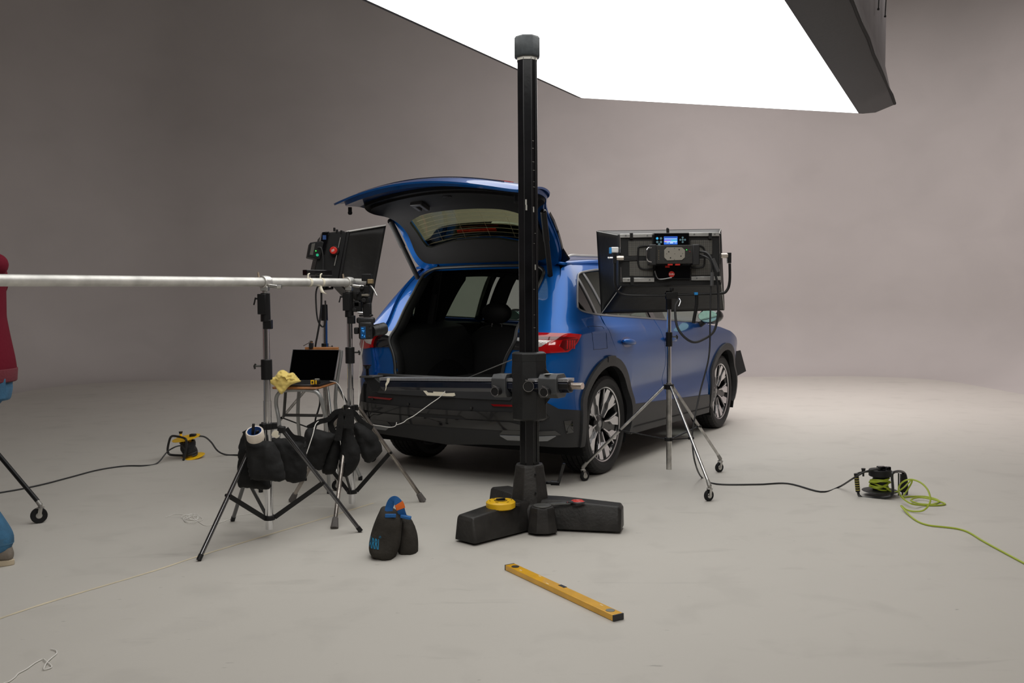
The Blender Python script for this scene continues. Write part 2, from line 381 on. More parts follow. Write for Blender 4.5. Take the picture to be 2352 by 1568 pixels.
# horizontal arm: axis through the clamps
P0 = at(845, 881, 5.78); P1 = at(1318, 886, 5.02); ax = (P1-P0).normalized(); upv = (V((0,0,1)) - ax*ax.z).normalized(); sd = ax.cross(upv)  # toward camera?
if sd.y > 0: sd = -sd
def arm_pt(px):   # point on the axis seen at column px
    best = min(range(2001), key=lambda k: abs((lambda q: 1176+FPX*q.x/-q.z)(CAM.inverted() @ (P0+(P1-P0)*k/2000*1.1)) - px)); return P0+(P1-P0)*best/2000*1.1
def armsec(p, hw, hh, ch=.4):
    pts = []
    for sx, sz in [(1, ch), (ch, 1), (-ch, 1), (-1, ch), (-1, -ch), (-ch, -1), (ch, -1), (1, -ch)]: pts.append(p + sd*hw*sx + upv*hh*sz)
    return pts
a0, a1 = arm_pt(882), arm_pt(1311)
mb = MB(); mb.loft([armsec(a0, .042, .037), armsec(a1, .042, .037)]); arm = mb.build('arm', mat('arm_dark_blue_steel', (.008, .011, .022), .16, .2, coat=.3, bump=.08, bscale=30), root, bevel=.002, ang=20)
mb = MB(); mb.loft([armsec(a0+upv*.033, .0425, .009, .9), armsec(a1+upv*.033, .0425, .009, .9)]); mb.build('scale_rail', mat('anodised_rail', (.52, .53, .55), .3, .8), arm)
mb = MB(); L = (a1-a0).length
for k in range(int(L/.01)):
    p = a0 + ax*(.02+k*.01) + sd*.0425 + upv*.033; mb.box(p, (.0015, .002, .006 if k % 5 else .009), Matrix((ax, sd, upv)).transposed())
mb.build('scale_marks', mat('black_ink', (.02,)*3, .6), arm)
mb = MB(); b0, b1 = arm_pt(1311), arm_pt(1338); mb.loft([armsec(b0, .022, .018), armsec(b1, .022, .018)]); mb.build('arm_tip', mat('brass_chrome', (.80, .70, .62), .15, 1), root, bevel=.001)
mb = MB(); mb.loft([armsec(arm_pt(1289), .043, .034), armsec(arm_pt(1311), .043, .034)]); mb.build('end_collar', BLKP, arm, bevel=.002)
for xa, xb in ((1142, 1173), (1248, 1290)):
    pa, pb = arm_pt(xa), arm_pt(xb)
    mb = MB(); mb.loft([armsec(pa, .062, .066, .62), armsec(pb, .062, .066, .62)]); blk = mb.build('clamp_block', mat('clamp_grey', (.05, .052, .054), .42, bump=.2, bscale=80), root, bevel=.004, ang=20)
    c = (pa+pb)/2 + sd*.062 - upv*.028
    mb = MB(); mb.lathe([(0, 0), (.026, 0), (.026, .03), (.022, .036), (0, .036)], Matrix.Translation(c) @ sd.to_track_quat('Z', 'Y').to_matrix().to_4x4(), 20); kb = mb.build('clamp_knob', BLKP, blk, bevel=.001)
    mb = MB(); mb.lathe([(.0235, .033), (.0255, .033), (.0255, .038), (.0235, .038)], Matrix.Translation(c) @ sd.to_track_quat('Z', 'Y').to_matrix().to_4x4(), 28, closed=True); mb.build('knob_ring', CHR, kb)
    mb = MB(); mb.box(c + upv*.026 + sd*.015, (.045, .006, .004), Matrix((ax, sd, upv)).transposed() @ Matrix.Rotation(R(18), 3, 'Y')); mb.build('lever', CHR, kb)
mb = MB(); q = arm_pt(1268) + sd*.035 + upv*.0675; mb.box(q, (.032, .05, .001), Matrix((ax, sd, upv)).transposed() @ Matrix.Rotation(R(25), 3, 'Z')); mb.build('white_tape', mat('tape_white', (.62, .60, .54), .6), root)
c = V((BX-.006, BY-.100, .812)); Mk = Matrix.Translation(c) @ V((0, -1, 0)).to_track_quat('Z', 'Y').to_matrix().to_4x4()
kb = MB().lathe([(0, 0), (.03, 0), (.03, .03), (.026, .036), (0, .036)], Mk, 24).build('lock_knob', BLKP, car_)
MB().lathe([(.0275, .032), (.030, .032), (.030, .038), (.0275, .038)], Mk, 28, closed=True).build('knob_ring', CHR, kb)
MB().bar(c + V((-.018, -.02, .034)), c + V((.03, -.02, .026)), .008, .006).build('lever', CHR, kb)
# end plate and screw at the far left of the arm
qa, qb, qc = arm_pt(818)+upv*.042, arm_pt(862)+upv*.042, arm_pt(868)-upv*.045
mb = MB(); rr = []
for s_ in (.035, -.035): rr.append([qa+sd*s_, qb+sd*s_+ax*.02, arm_pt(885)+upv*.0+sd*s_, qc+ax*.03+sd*s_, qc-ax*.02+sd*s_, qa-upv*.012+sd*s_])
mb.loft(rr); pl = mb.build('end_bracket', CAST2, root, bevel=.003)
mb = MB(); mb.box((qa+qb)/2 + upv*.004, ((qb-qa).length+.05, .10, .012), Matrix((ax, sd, upv)).transposed()); mb.build('mounting_plate', mat('plate_grey', (.09, .09, .09), .35, .4), pl, bevel=.003)
s0 = arm_pt(838) + upv*.05
mb = MB(); mb.cyl(s0, s0+upv*.045, .010); mb.cyl(s0+upv*.045, s0+upv*.062, .016, .020); mb.cyl(s0+upv*.062, s0+upv*.068, .026); mb.build('camera_screw', BLKG, pl)
# crank at the housing
mb = MB(); h0 = V((BX+.09, BY, .25)); mb.cyl(h0, h0+V((.075, -.02, -.0)), .008); mb.cyl(h0+V((.03, -.01, -.0)), h0+V((.08, -.02, 0)), .013); h1 = h0+V((.072, -.02, 0)); mb.bar(h1, h1+V((.03, -.01, .11)), .018, .008, up=(0,1,0)); mb.cyl(h1+V((.03, -.01, .11)), h1+V((.03, -.01, .116)), .009)
mb.build('crank_handle', BLKG, root, bevel=.001)
def chipm(): return mat('bare_metal_chip', (.38, .33, .25), .7, bump=.4, bscale=90)
t = G(1066, 1249); d = (V((t.x, t.y, 0))-V((BX, BY, 0))).normalized(); s_ = V((d.y, -d.x, 0))
mb = MB(); cc = V((t.x, t.y, 0)) + d*.004; rng = random.Random(4)
chip = [(math.cos(a)*(.026+.006*rng.random()), .09+math.sin(a)*(.022+.006*rng.random())) for a in [2*PI*k/14 for k in range(14)]]
lean = lambda q: V((0, 0, q[1])) - d*.018*(q[1]/.14) + s_*(q[0]-.018)*1.0
mb.add([cc + lean(q) for q in chip] + [cc - d*.01 + lean(q) for q in chip], [list(range(14))] + [(i, (i+1) % 14, 14+(i+1) % 14, 14+i) for i in range(14)])
mb.build('paint_chip', chipm(), baseo)

# tape measure reel, scissors on the base
t = at(1150, 1166, 5.02); zb = .1515
root = thing('tape_measure_reel', (t.x, t.y, zb), 'yellow long tape measure reel lying on the stand base', 'tape measure')
mb = MB(); n = 48
def oct_r(a, r): return r*(1+.008*math.cos(8*a))
mb.loft([[V((t.x+oct_r(2*PI*k/n, r)*math.cos(2*PI*k/n), t.y+oct_r(2*PI*k/n, r)*math.sin(2*PI*k/n), zb+z)) for k in range(n)] for r, z in [(.070, .0), (.080, .006), (.080, .034), (.072, .042), (.04, .043)]])
cs = mb.build('case', YEL, root, ang=30)
for k in range(6):
    a = 2*PI*k/6+.2; MB().box((t.x+.06*math.cos(a), t.y+.06*math.sin(a), zb+.0425), (.016, .004, .003), Matrix.Rotation(a+PI/2, 3, 'Z')).build('rib_slot', mat('dark_slot', (.10, .05, .005), .6), cs)
mb = MB(); mb.cyl((t.x, t.y, zb+.042), (t.x, t.y, zb+.045), .036, seg=28); hb = mb.build('hub_label', BLKP, root)
mb = MB(); mb.lathe([(.030, .045), (.033, .045), (.033, .0465), (.030, .0465)], Matrix.Translation((t.x, t.y, zb)), 28, closed=True); mb.build('label_ring', YEL, hb)
mb = MB(); mb.box((t.x, t.y, zb+.05), (.050, .014, .010), Matrix.Rotation(R(25), 3, 'Z')); mb.build('winding_crank', BLKP, root, bevel=.003)
mb = MB(); mb.box((t.x+.09, t.y+.01, zb+.018), (.022, .020, .016)); mb.box((t.x+.103, t.y+.01, zb+.018), (.006, .026, .02)); mb.build('tape_hook', mat('hook_dark', (.05, .045, .04), .4, .6), root, bevel=.002)

t = at(1309, 1154, 5.08); zb = .158
root = thing('scissors', (t.x, t.y, zb), 'steel scissors with red and grey handles lying on the stand base', 'scissors')
M = Matrix.Translation((t.x, t.y, zb+.003)) @ Matrix.Rotation(R(8), 4, 'Z')
def sc(p): return M @ V(p)
for sgn, dz in ((1, .0), (-1, .004)):
    mb = MB(); poly = [(-.135, .0), (-.02, .004*sgn), (.0, -.010*sgn), (-.012, -.013*sgn), (-.10, -.008*sgn)]
    vs = [sc((x, y, dz)) for x, y in poly] + [sc((x, y, dz+.0025)) for x, y in poly]; n = len(poly)
    mb.add(vs, [list(range(n)), [n+i for i in range(n)]] + [(i, (i+1) % n, n+(i+1) % n, n+i) for i in range(n)]); mb.build('blade', STL, root)
    mb = MB(); lp = [sc((.045+.032*math.cos(a), .024*sgn+.019*math.sin(a), .006+dz)) for a in [2*PI*k/20 for k in range(20)]]
    mb.tube(lp, .0055, 8, closed=True); mb.tube([sc((-.02, -.006*sgn, .004+dz)), sc((.0, .006*sgn, .005+dz)), sc((.018, .014*sgn, .006+dz))], [.004, .0065, .006], 8)
    hd = mb.build('handle', mat('handle_grey', (.05, .05, .055), .45), root)
    mb = MB(); lp = [sc((.045+.029*math.cos(a), .024*sgn+.016*math.sin(a), .0075+dz)) for a in [2*PI*k/20 for k in range(20)]]; mb.tube(lp, .0055, 8, closed=True); mb.build('red_grip', RED, hd)
MB().cyl(sc((-.012, 0, 0)), sc((-.012, 0, .010)), .005, seg=12).build('rivet', RED, root)

# spirit level on the floor
pa, pb = G(1170, 1307), G(1421, 1425); d = (pb-pa).normalized(); s_ = V((d.y, -d.x, 0)); c = (pa+pb)/2; LL = (pb-pa).length
root = thing('spirit_level', c, 'long yellow spirit level lying flat on the floor in front', 'spirit level')
MM = Matrix((d, s_, V((0,0,1)))).transposed()
mb = MB(); mb.box(c+V((0,0,.0135)), (LL-.012, .052, .025), MM); bd = mb.build('body', mat('level_yellow', (.80, .42, .015), .3, coat=.5, var=.12, vscale=9), root, bevel=.002)
for sg in (-1, 1):
    MB().box(c+d*sg*(LL/2-.003)+V((0,0,.0135)), (.008, .053, .026), MM).build('end_cap', mat('level_cap', (.03, .03, .032), .5), root, bevel=.002)
    q = c+d*sg*(LL/2-.055)+V((0,0,.0262)); MB().cyl(q, q+V((0,0,.0012)), .019, seg=24).build('vial_window', mat('vial_dark' if sg < 0 else 'vial_grey', (.05, .05, .045) if sg < 0 else (.22, .23, .2), .25), bd)
q = c - s_*.018 + V((0,0,.0262)); MB().box(q, (.045, .018, .0015), MM).build('vial_window', mat('vial_dark', (.05, .05, .045), .25), bd)
for k, (fx, fy) in enumerate(((.14, .01), (.29, -.015), (.85, -.01), (.42, .018))):
    q = pa + d*LL*fx + s_*fy + V((0,0,.0264)); MB().box(q, (.02, .006, .0006), MM).build('wear_mark', mat('wear_pale', (.75, .6, .35), .6), bd)

# ------------------------------------------------------------------ the car (local frame: x right, y forward, origin under the rear axle)
HEAD = math.atan2(.503, .864)
car = thing('car', (-.079, 7.258, 0), 'blue estate style SUV car with its tailgate raised open', 'car', -HEAD)
CARM = WM[car.name]; ID = Matrix.Identity(4)
Wf = curve([(.15,.87),(.25,.905),(.36,.925),(.48,.93),(.60,.912),(.72,.922),(.84,.936),(.95,.942),(1.0,.934),(1.05,.915),(1.10,.885),(1.3,.80),(1.45,.725),(1.55,.655),(1.6,.60)])
YR = curve([(.15,-.66),(.25,-.76),(.36,-.83),(.5,-.86),(.62,-.865),(.70,-.85),(.76,-.81),(.9,-.79),(1.0,-.775),(1.08,-.72),(1.2,-.61),(1.4,-.43),(1.55,-.30),(1.62,-.24)])
RC = curve([(.15,.25),(.5,.32),(.75,.30),(1.0,.26),(1.2,.2),(1.6,.15)])
def body(s, z):
    w = Wf(z); yr = YR(z); rc = RC(z); bow = .04
    # hollowed lower doors
    if .3 < s < 2.4 and .35 < z < .95:
        w -= .030*math.sin(PI*min(max((s-.42)/1.9, 0), 1))**.7*math.exp(-((z-.60)/.11)**2)
    if -.9 < s < .7: w += .022*math.exp(-((z-1.065)/.045)**2)*math.sin(PI*(s+.9)/1.6)**.6
    if s > 2.9: w -= .28*(s-2.9)**2
    xc = w-rc; sc = yr+bow+rc
    if s >= sc: return V((w, s, z))
    a = (sc-s)/rc
    if a <= PI/2: return V((xc+rc*math.cos(a), sc-rc*math.sin(a), z))
    x = xc-(sc-s-rc*PI/2)
    return V((x, yr+bow*(x/xc)**2, z))
def scen(z):   # s of the centre line of the rear face
    return YR(z)+.04+RC(z)-RC(z)*PI/2-(Wf(z)-RC(z))
HPR = [(0,-.25,1.585),(.2,-.36,1.75),(.45,-.53,1.935),(.6,-.655,2.02),(.75,-.80,2.06),(.95,-1.0,2.065),(1.1,-1.14,2.03)]
HY = curve([(a, b) for a, b, c in HPR]); HZ = curve([(a, c) for a, b, c in HPR]); HCR = curve([(0,.02),(.5,.05),(1.1,.12)])
def hatch(x, v):
    y, z = HY(v), HZ(v); ty = HY(v+.01)-HY(v-.01); tz = HZ(v+.01)-HZ(v-.01); l = math.hypot(ty, tz)
    ny, nz = tz/l, -ty/l; k = HCR(v)*(x/.75)**2
    return V((x, y-ny*k, z-nz*k))
def nrm(f, u, v):
    e = .004; n = (f(u+e, v)-f(u-e, v)).cross(f(u, v+e)-f(u, v-e)); return n.normalized() if n.length > 1e-12 else V((0, 0, 1))
def inpoly(p, poly):
    x, y = p; c = False; n = len(poly); j = n-1
    for i in range(n):
        xi, yi = poly[i]; xj, yj = poly[j]
        if (yi > y) != (yj > y) and x < (xj-xi)*(y-yi)/(yj-yi)+xi: c = not c
        j = i
    return c
def dens(poly, res):
    out = []
    for i in range(len(poly)):
        a, b = V(poly[i]), V(poly[(i+1) % len(poly)]); n = max(1, int((b-a).length/res))
        out += [tuple(a.lerp(b, k/n)) for k in range(n)]
    return out
def smo(pts, n=5): return [tuple(p) for p in crom([(*p, 0) for p in pts], n)] if False else [(p.x, p.y) for p in crom([(*p, 0) for p in pts], n)]
def conform(name, f, outer, m, parent, holes=(), off=0, thick=.012, res=.03, side=1, flip=1, mirror=False):
    """panel following the surface f(u, v): outline and holes given in (u, v); side=-1 is the left hand copy"""
    loops = [dens(p, res) for p in [outer, *holes]]
    vs, es = [], []
    for lp in loops:
        o = len(vs); vs += [V(p) for p in lp]; es += [(o+i, o+(i+1) % len(lp)) for i in range(len(lp))]
    us = [p[0] for p in loops[0]]; ws = [p[1] for p in loops[0]]
    nx = int((max(us)-min(us))/res)+1; ny = int((max(ws)-min(ws))/res)+1
    bnd = list(vs)
    for j in range(ny):
        for i in range(nx):
            p = (min(us)+(i+.5+.25*(j % 2))*res, min(ws)+(j+.5)*res)
            if inpoly(p, loops[0]) and not any(inpoly(p, h) for h in loops[1:]):
                q = V(p)
                if min((q-b_).length_squared for b_ in bnd) > (res*.45)**2: vs.append(q)
    r = delaunay_2d_cdt(vs, es, [], 0, 1e-6)
    P2, T = r[0], r[2]; tr = []
    for t in T:
        c = (P2[t[0]]+P2[t[1]]+P2[t[2]])/3
        if inpoly(c, loops[0]) and not any(inpoly(c, h) for h in loops[1:]): tr.append(tuple(t))
    used = sorted({i for t in tr for i in t}); ix = {k: i for i, k in enumerate(used)}; tr = [tuple(ix[i] for i in t) for t in tr]
    N = [nrm(f, *P2[k])*flip for k in used]; P = [f(*P2[k]) for k in used]; n = len(P)
    hi = [p+q*off for p, q in zip(P, N)]; lo = [p+q*(off-thick) for p, q in zip(P, N)]
    cnt = {}
    for t in tr:
        for a, b in ((t[0], t[1]), (t[1], t[2]), (t[2], t[0])): cnt[(a, b)] = 1
    walls = [(b, a, a+n, b+n) for (a, b) in cnt if (b, a) not in cnt]
    v3 = hi+lo; fc = tr + [(c+n, b+n, a+n) for a, b, c in tr] + walls
    if flip < 0: fc = [t[::-1] for t in fc]
    NN = N
    if side < 0:
        v3 = [V((-p.x, p.y, p.z)) for p in v3]; fc = [t[::-1] for t in fc]; NN = [V((-q.x, q.y, q.z)) for q in N]
    me = bpy.data.meshes.new(name); me.from_pydata([tuple(p) for p in v3], [], fc)
    me.materials.append(m); me.polygons.foreach_set('use_smooth', [True]*len(fc)); me.update()
    ln = [None]*len(me.loops); nt_ = len(tr)
    for fi, p in enumerate(me.polygons):
        for li in p.loop_indices:
            vi = me.loops[li].vertex_index
            ln[li] = tuple(NN[vi]) if fi < nt_ else tuple(-NN[vi-n]) if fi < 2*nt_ else tuple(p.normal)
    me.normals_split_custom_set(ln)
    o = bpy.data.objects.new(name, me); COL.objects.link(o); o.parent = parent; return o
def both(*a, **k): return conform(*a, side=1, **k), conform(*a, side=-1, **k)
def lift(f, off):   # a curve helper: point on the surface with an offset
    return lambda u, v, s=1: (lambda p, n: V(((p.x+n.x*off)*s, p.y+n.y*off, p.z+n.z*off)))(f(u, v), nrm(f, u, v))

def paint():
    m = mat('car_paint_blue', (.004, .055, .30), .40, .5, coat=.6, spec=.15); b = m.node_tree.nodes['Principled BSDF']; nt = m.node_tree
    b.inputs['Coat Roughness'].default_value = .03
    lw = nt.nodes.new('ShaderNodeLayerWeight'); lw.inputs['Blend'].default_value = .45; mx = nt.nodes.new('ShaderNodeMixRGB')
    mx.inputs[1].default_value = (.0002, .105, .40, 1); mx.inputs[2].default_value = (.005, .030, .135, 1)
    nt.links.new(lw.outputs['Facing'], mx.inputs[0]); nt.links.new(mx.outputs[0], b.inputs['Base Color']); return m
PNT = paint()
CLAD = mat('cladding_grey', (.022, .0225, .024), .48, spec=.35, bump=.12, bscale=500)
GLB = mat('piano_black', (.006, .006, .007), .08, coat=1)
LIN = mat('interior_black', (.004, .004, .0045), .8, spec=.2)
LIN2 = mat('interior_trim', (.010, .010, .0105), .6, spec=.25, bump=.2, bscale=200)
SEAL = mat('rubber_seal', (.010, .010, .010), .5)
GLS = glass('privacy_glass', (.34, .35, .34)); GLC = glass('rear_door_glass', (.56, .64, .57)); GLF = glass('front_glass', (.74, .80, .77))
TRIMG = mat('window_trim_grey', (.16, .16, .165), .3, .7)
REDL = mat('lamp_red', (.42, .004, .006), .10, coat=1); REDD = mat('lamp_dark_red', (.10, .002, .003), .12, coat=1)

def arc(cy, cz, r, a0, a1, n=18):   # degrees, 0 = forward, 90 = up
    return [(cy+r*math.cos(R(a0+(a1-a0)*k/n)), cz+r*math.sin(R(a0+(a1-a0)*k/n))) for k in range(n+1)]
AR = .462; ACY, ACZ = -.035, .395; FCY = 2.775
DLOB = [(-.305,1.212),(-.16,1.19),(.04,1.172),(.79,1.136),(1.88,1.082)]
DLOT = [(2.02,1.36),(1.75,1.46),(1.3,1.52),(.8,1.537),(.338,1.521),(.054,1.498),(-.062,1.481),(-.125,1.452),(-.24,1.353),(-.335,1.245)]
DLO = smo(DLOB + [(2.45,1.055)]) ; DLO = DLO + smo([(2.45,1.07)]+DLOT)[1:]
ROOFE = [(2.35,1.27),(2.02,1.42),(1.75,1.51),(1.3,1.57),(.8,1.585),(.3,1.572),(0,1.56),(-.15,1.545)]
HOLEL = smo([(-.245,1.514),(-.326,1.443),(-.492,1.325),(-.679,1.198),(-.80,1.11),(-.845,1.05),(-.875,.94),(-.90,.85),(-.925,.735)], 4)
a_door = math.degrees(math.atan2(.735-ACZ, .305-ACY)); a_low = math.degrees(math.atan2(.52-ACZ, -.47-ACY))
arc_up = arc(ACY, ACZ, AR, a_door, 164)
quarter = ([(-.50,.525),(-.71,.553),(-.79,.60),(-.86,.68),(-.925,.735)] + HOLEL[::-1][1:] + [(-.20,1.535)] + smo(ROOFE[::-1], 3)
           + smo([(2.35,1.2),*DLOT], 5) + smo(DLOB[:3])[:-1] + [(-.022,1.172),(-.033,1.058),(.036,.952),(.163,.842),(.30,.738)] + arc_up)
for s_ in (1, -1):
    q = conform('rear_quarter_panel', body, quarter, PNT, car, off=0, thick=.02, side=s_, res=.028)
    conform('quarter_lining', body, [(u, v) for u, v in quarter if True], LIN, q, off=-.03, thick=.03, side=s_, res=.06)
    # fuel flap line only on the right
    if s_ > 0:
        fl = smo([(-.325,1.09),(-.31,1.10),(-.11,1.092),(-.093,1.08),(-.089,.95),(-.105,.935),(-.30,.937),(-.318,.95),(-.325,1.09)], 3)
        g = lift(body, .0005); MB().tube([g(*p) for p in fl[:-1]], .0013, 6, closed=True).build('charge_flap_seam', mat('seam_dark', (.003, .006, .02), .6), q, W=ID)
    door_r = ([(-.012,1.167),(.04,1.168),(.79,1.132),(.985,1.124),(1.003,1.076),(1.036,.972),(1.11,.837),(1.150,.70),(1.158,.572),(1.166,.44),(1.16,.29)]
              + [(.44,.295)] + arc(ACY, ACZ, AR, -12, a_door-1, 12) + [(.17,.834),(.043,.948),(-.026,1.058)])
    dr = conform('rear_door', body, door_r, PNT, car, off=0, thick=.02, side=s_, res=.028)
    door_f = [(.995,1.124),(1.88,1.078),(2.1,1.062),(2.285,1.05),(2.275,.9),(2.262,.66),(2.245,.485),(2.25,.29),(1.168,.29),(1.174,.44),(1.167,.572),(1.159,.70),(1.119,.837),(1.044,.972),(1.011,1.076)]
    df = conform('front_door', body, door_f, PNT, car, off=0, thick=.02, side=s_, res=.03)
    for d_, pl in ((dr, door_r), (df, door_f)):
        cu = sum(p[0] for p in pl)/len(pl); cv = sum(p[1] for p in pl)/len(pl)
        conform('door_lining', body, [(cu+(u-cu)*.97, cv+(v-cv)*.97) for u, v in pl], LIN2, d_, off=-.04, thick=.04, side=s_, res=.06)
    fend = [(2.295,1.045),(2.6,1.015),(2.9,.965),(3.2,.885),(3.42,.80),(3.52,.72),(3.50,.60),(3.42,.5)] + arc(FCY, ACZ-.02, AR, 12, 185, 18) + [(2.258,.485),(2.272,.66),(2.285,.9)]
    conform('front_fender', body, fend, PNT, car, off=0, thick=.02, side=s_, res=.03)
    # door handles in cups
    for u0, v0, d_ in ((.275, .962, dr), (1.17, .948, df)):
        mb = MB(); g = lift(body, .02); g0 = lift(body, -.002)
        pts = [g(u0-.11+.22*k/10, v0+.012-.02*k/10, s_)+V((s_*.012*math.sin(PI*k/10), 0, 0)) for k in range(11)]
        mb.tube(pts, [.009+.015*math.sin(PI*k/10)**.6 for k in range(11)], 12); mb.build('door_handle', PNT, d_, W=ID)
        cup = smo([(u0-.11,v0+.012),(u0-.05,v0+.04),(u0+.05,v0+.035),(u0+.11,v0-.005),(u0+.05,v0-.035),(u0-.05,v0-.03)]+[(u0-.11,v0+.012)], 4)[:-1]
        conform('handle_recess', body, cup, mat('car_paint_shaded', (.002, .03, .16), .3, .5, coat=1), d_, off=.0015, thick=.003, side=s_, res=.02)  # flat patch; the cup's shade is put into a darker paint colour
    # cladding round the arches and along the sill
    for cy, cz, nm in ((ACY, ACZ, 'rear'), (FCY, ACZ-.02, 'front')):
        a = arc(cy, cz, .475, -14, 196 if nm == 'rear' else 192, 30); b_ = arc(cy, cz, .410, -20, 202 if nm == 'rear' else 200, 30)
        if nm == 'rear': a = a[:-3] + [(cy-.47, .33), (cy-.46, .27)]; b_ = b_[:-3]+[(cy-.40, .33), (cy-.40, .27)]
        cl = conform('wheel_arch_cladding', body, a+b_[::-1], CLAD, car, off=.018, thick=.05, side=s_, res=.03)
        if nm == 'rear': conform('arch_tab', body, arc(cy, cz, .485, 82, 98, 5)+arc(cy, cz, .445, 98, 82, 5), CLAD, cl, off=.022, thick=.01, side=s_, res=.02)
        lr = MB(); n = 22
        vs = []
        for k in range(n+1):
            an = R(-30+240*k/n); c_, z_ = cy+.415*math.cos(an), cz+.415*math.sin(an); vs.append([V((s_*.90, c_, z_)), V((s_*.50, c_, z_))])
        for k in range(n): lr.add([vs[k][0], vs[k+1][0], vs[k+1][1], vs[k][1]], [(0, 1, 2, 3)])
        lr.add([V((s_*.50, cy+.42*math.cos(R(-30+240*k/n)), cz+.42*math.sin(R(-30+240*k/n)))) for k in range(n+1)], [list(range(n+1))])
        lr.build('wheel_arch_liner', LIN, car, W=ID, smooth=False)
    sillp = [(.44,.475),(1.16,.44),(2.25,.385),(2.30,.30),(2.33,.235),(2.36,.205),(.40,.245),(.40,.30),(.425,.36)]
    sl = conform('sill_cladding', body, sillp, CLAD, car, off=.012, thick=.03, side=s_, res=.03)
    mb = MB(); g = lift(body, .016); mb.tube([g(.41+1.92*k/20, .302-.04*k/20, s_) for k in range(21)], .004, 6); mb.build('sill_groove', mat('groove_black', (.004,)*3, .8), sl, W=ID)
    # glass, pillars and trim of the side windows
    qg = smo([(-.305,1.212),(-.16,1.19),(-.075,1.183)], 3) + smo([(-.13,1.45),(-.24,1.353),(-.335,1.245)], 3)
    conform('quarter_window', body, qg, GLS, car, off=-.012, thick=.004, side=s_, res=.04)
    rg = smo([(-.045,1.178),(.04,1.172),(.79,1.136),(.965,1.126)], 3) + smo([(.90,1.535),(.8,1.537),(.338,1.521),(.054,1.498),(-.062,1.481),(-.105,1.462)], 3)
    conform('rear_door_window', body, rg, GLC, car, off=-.012, thick=.004, side=s_, res=.05)
    conform('window_divider', body, [(-.075,1.183),(-.045,1.178),(-.10,1.465),(-.13,1.45)], TRIMG, car, off=-.004, thick=.02, side=s_, res=.04)
    conform('door_frame_divider', body, [(.10,1.17),(.135,1.168),(.05,1.495),(.015,1.49)], mat('divider_black', (.04, .04, .042), .35), car, off=-.007, thick=.02, side=s_, res=.04)
    conform('pillar_trim', body, [(-.02,1.10),(.36,1.09),(.47,1.50),(.42,1.56),(.0,1.54),(-.12,1.45)], LIN, car, off=-.035, thick=.03, side=s_, res=.05)
    conform('pillar_trim', body, [(1.10,1.05),(1.36,1.05),(1.32,1.56),(1.06,1.57)], LIN, car, off=-.035, thick=.03, side=s_, res=.05)
    conform('window_pillar', body, [(.965,1.126),(1.06,1.12),(1.0,1.535),(.90,1.537)], GLB, car, off=-.006, thick=.03, side=s_, res=.04)
    fg = smo([(1.06,1.12),(1.88,1.082),(2.2,1.068)], 3) + smo([(2.2,1.22),(2.02,1.35),(1.75,1.455),(1.3,1.515),(1.0,1.532)], 3)
    conform('front_door_window', body, fg, GLF, car, off=-.012, thick=.004, side=s_, res=.05)
    g = lift(body, .002)
    ring = DLOB[:]; rp = [g(u, v, s_) for u, v in smo([(2.2,1.068)]+DLOB[::-1]+DLOT[::-1]+[(2.2,1.235)], 4)]
    MB().tube(rp, .007, 8).build('window_surround', TRIMG, car, W=ID)
    # roof rail
    rr = [V((s_*(.60-.01*abs(k-6)/6), -.12+1.75*k/12, (1.615 if 0 < k < 12 else 1.58)+.018*math.sin(PI*k/12))) for k in range(13)]
    MB().tube(crom(rr, 3), .011, 8).build('roof_rail', mat('rail_satin', (.35, .34, .33), .3, .8), car, W=ID)
    # tail lamp wrapping the corner
    tl = [(-.50,1.047),(-.60,1.055),(-.70,1.058),(-.82,1.062),(-.860,1.062),(-.880,.940),(-.80,.928),(-.64,.935),(-.56,.99)]
    lamp = conform('tail_lamp', body, tl, REDL, car, off=.010, thick=.022, side=s_, res=.02)
    conform('lamp_smoked_band', body, [(-.56,1.028),(-.66,1.034),(-.875,1.036),(-.880,1.018),(-.68,1.014)], REDD, lamp, off=.012, thick=.003, side=s_, res=.02)
    conform('lamp_smoked_wedge', body, [(-.545,1.02),(-.67,1.012),(-.70,.975),(-.66,.945),(-.60,.965)], REDD, lamp, off=.012, thick=.003, side=s_, res=.02)
    conform('lamp_clear_lens', body, [(-.745,1.01),(-.86,1.012),(-.874,.962),(-.82,.972)], mat('lamp_clear', (.55, .5, .48), .12, .3, coat=1, bump=.5, bscale=90), lamp, off=.013, thick=.003, side=s_, res=.02)
    for k in range(4): conform('lamp_fin', body, [(-.575-.018*k, 1.010), (-.585-.018*k, 1.010), (-.60-.018*k, .955), (-.59-.018*k, .955)], REDL, lamp, off=.014, thick=.003, side=s_, res=.03)
    # gutter between tail lamp and opening, and its black part behind the lamp
    seal = smo([(-.945,.737+.0),(-1.0,.737),(-1.10,.745),(-1.105,.80),(-1.085,.897),(-1.02,1.0),(-.924,1.101),(-.77,1.215),(-.595,1.35),(-.44,1.462),(-.38,1.515),(-.36,1.555)], 4)
    outer = smo([(-.20,1.56),(-.245,1.514),(-.326,1.443),(-.492,1.325),(-.679,1.198),(-.80,1.11),(-.845,1.05),(-.875,.94),(-.90,.85),(-.92,.737)], 4)
    inset = lambda u, v: body(u, v)
    conform('tailgate_gutter', body, seal+outer, PNT, car, off=-.022, thick=.02, side=s_, res=.02)
    mid_o = [(u, v) for u, v in outer if .925 < v < 1.075]; mid_s = [(u, v) for u, v in seal if .925 < v < 1.075]
    conform('gutter_lamp_plate', body, mid_s+mid_o, GLB, car, off=-.014, thick=.006, side=s_, res=.02)
    gs = lift(body, -.012)
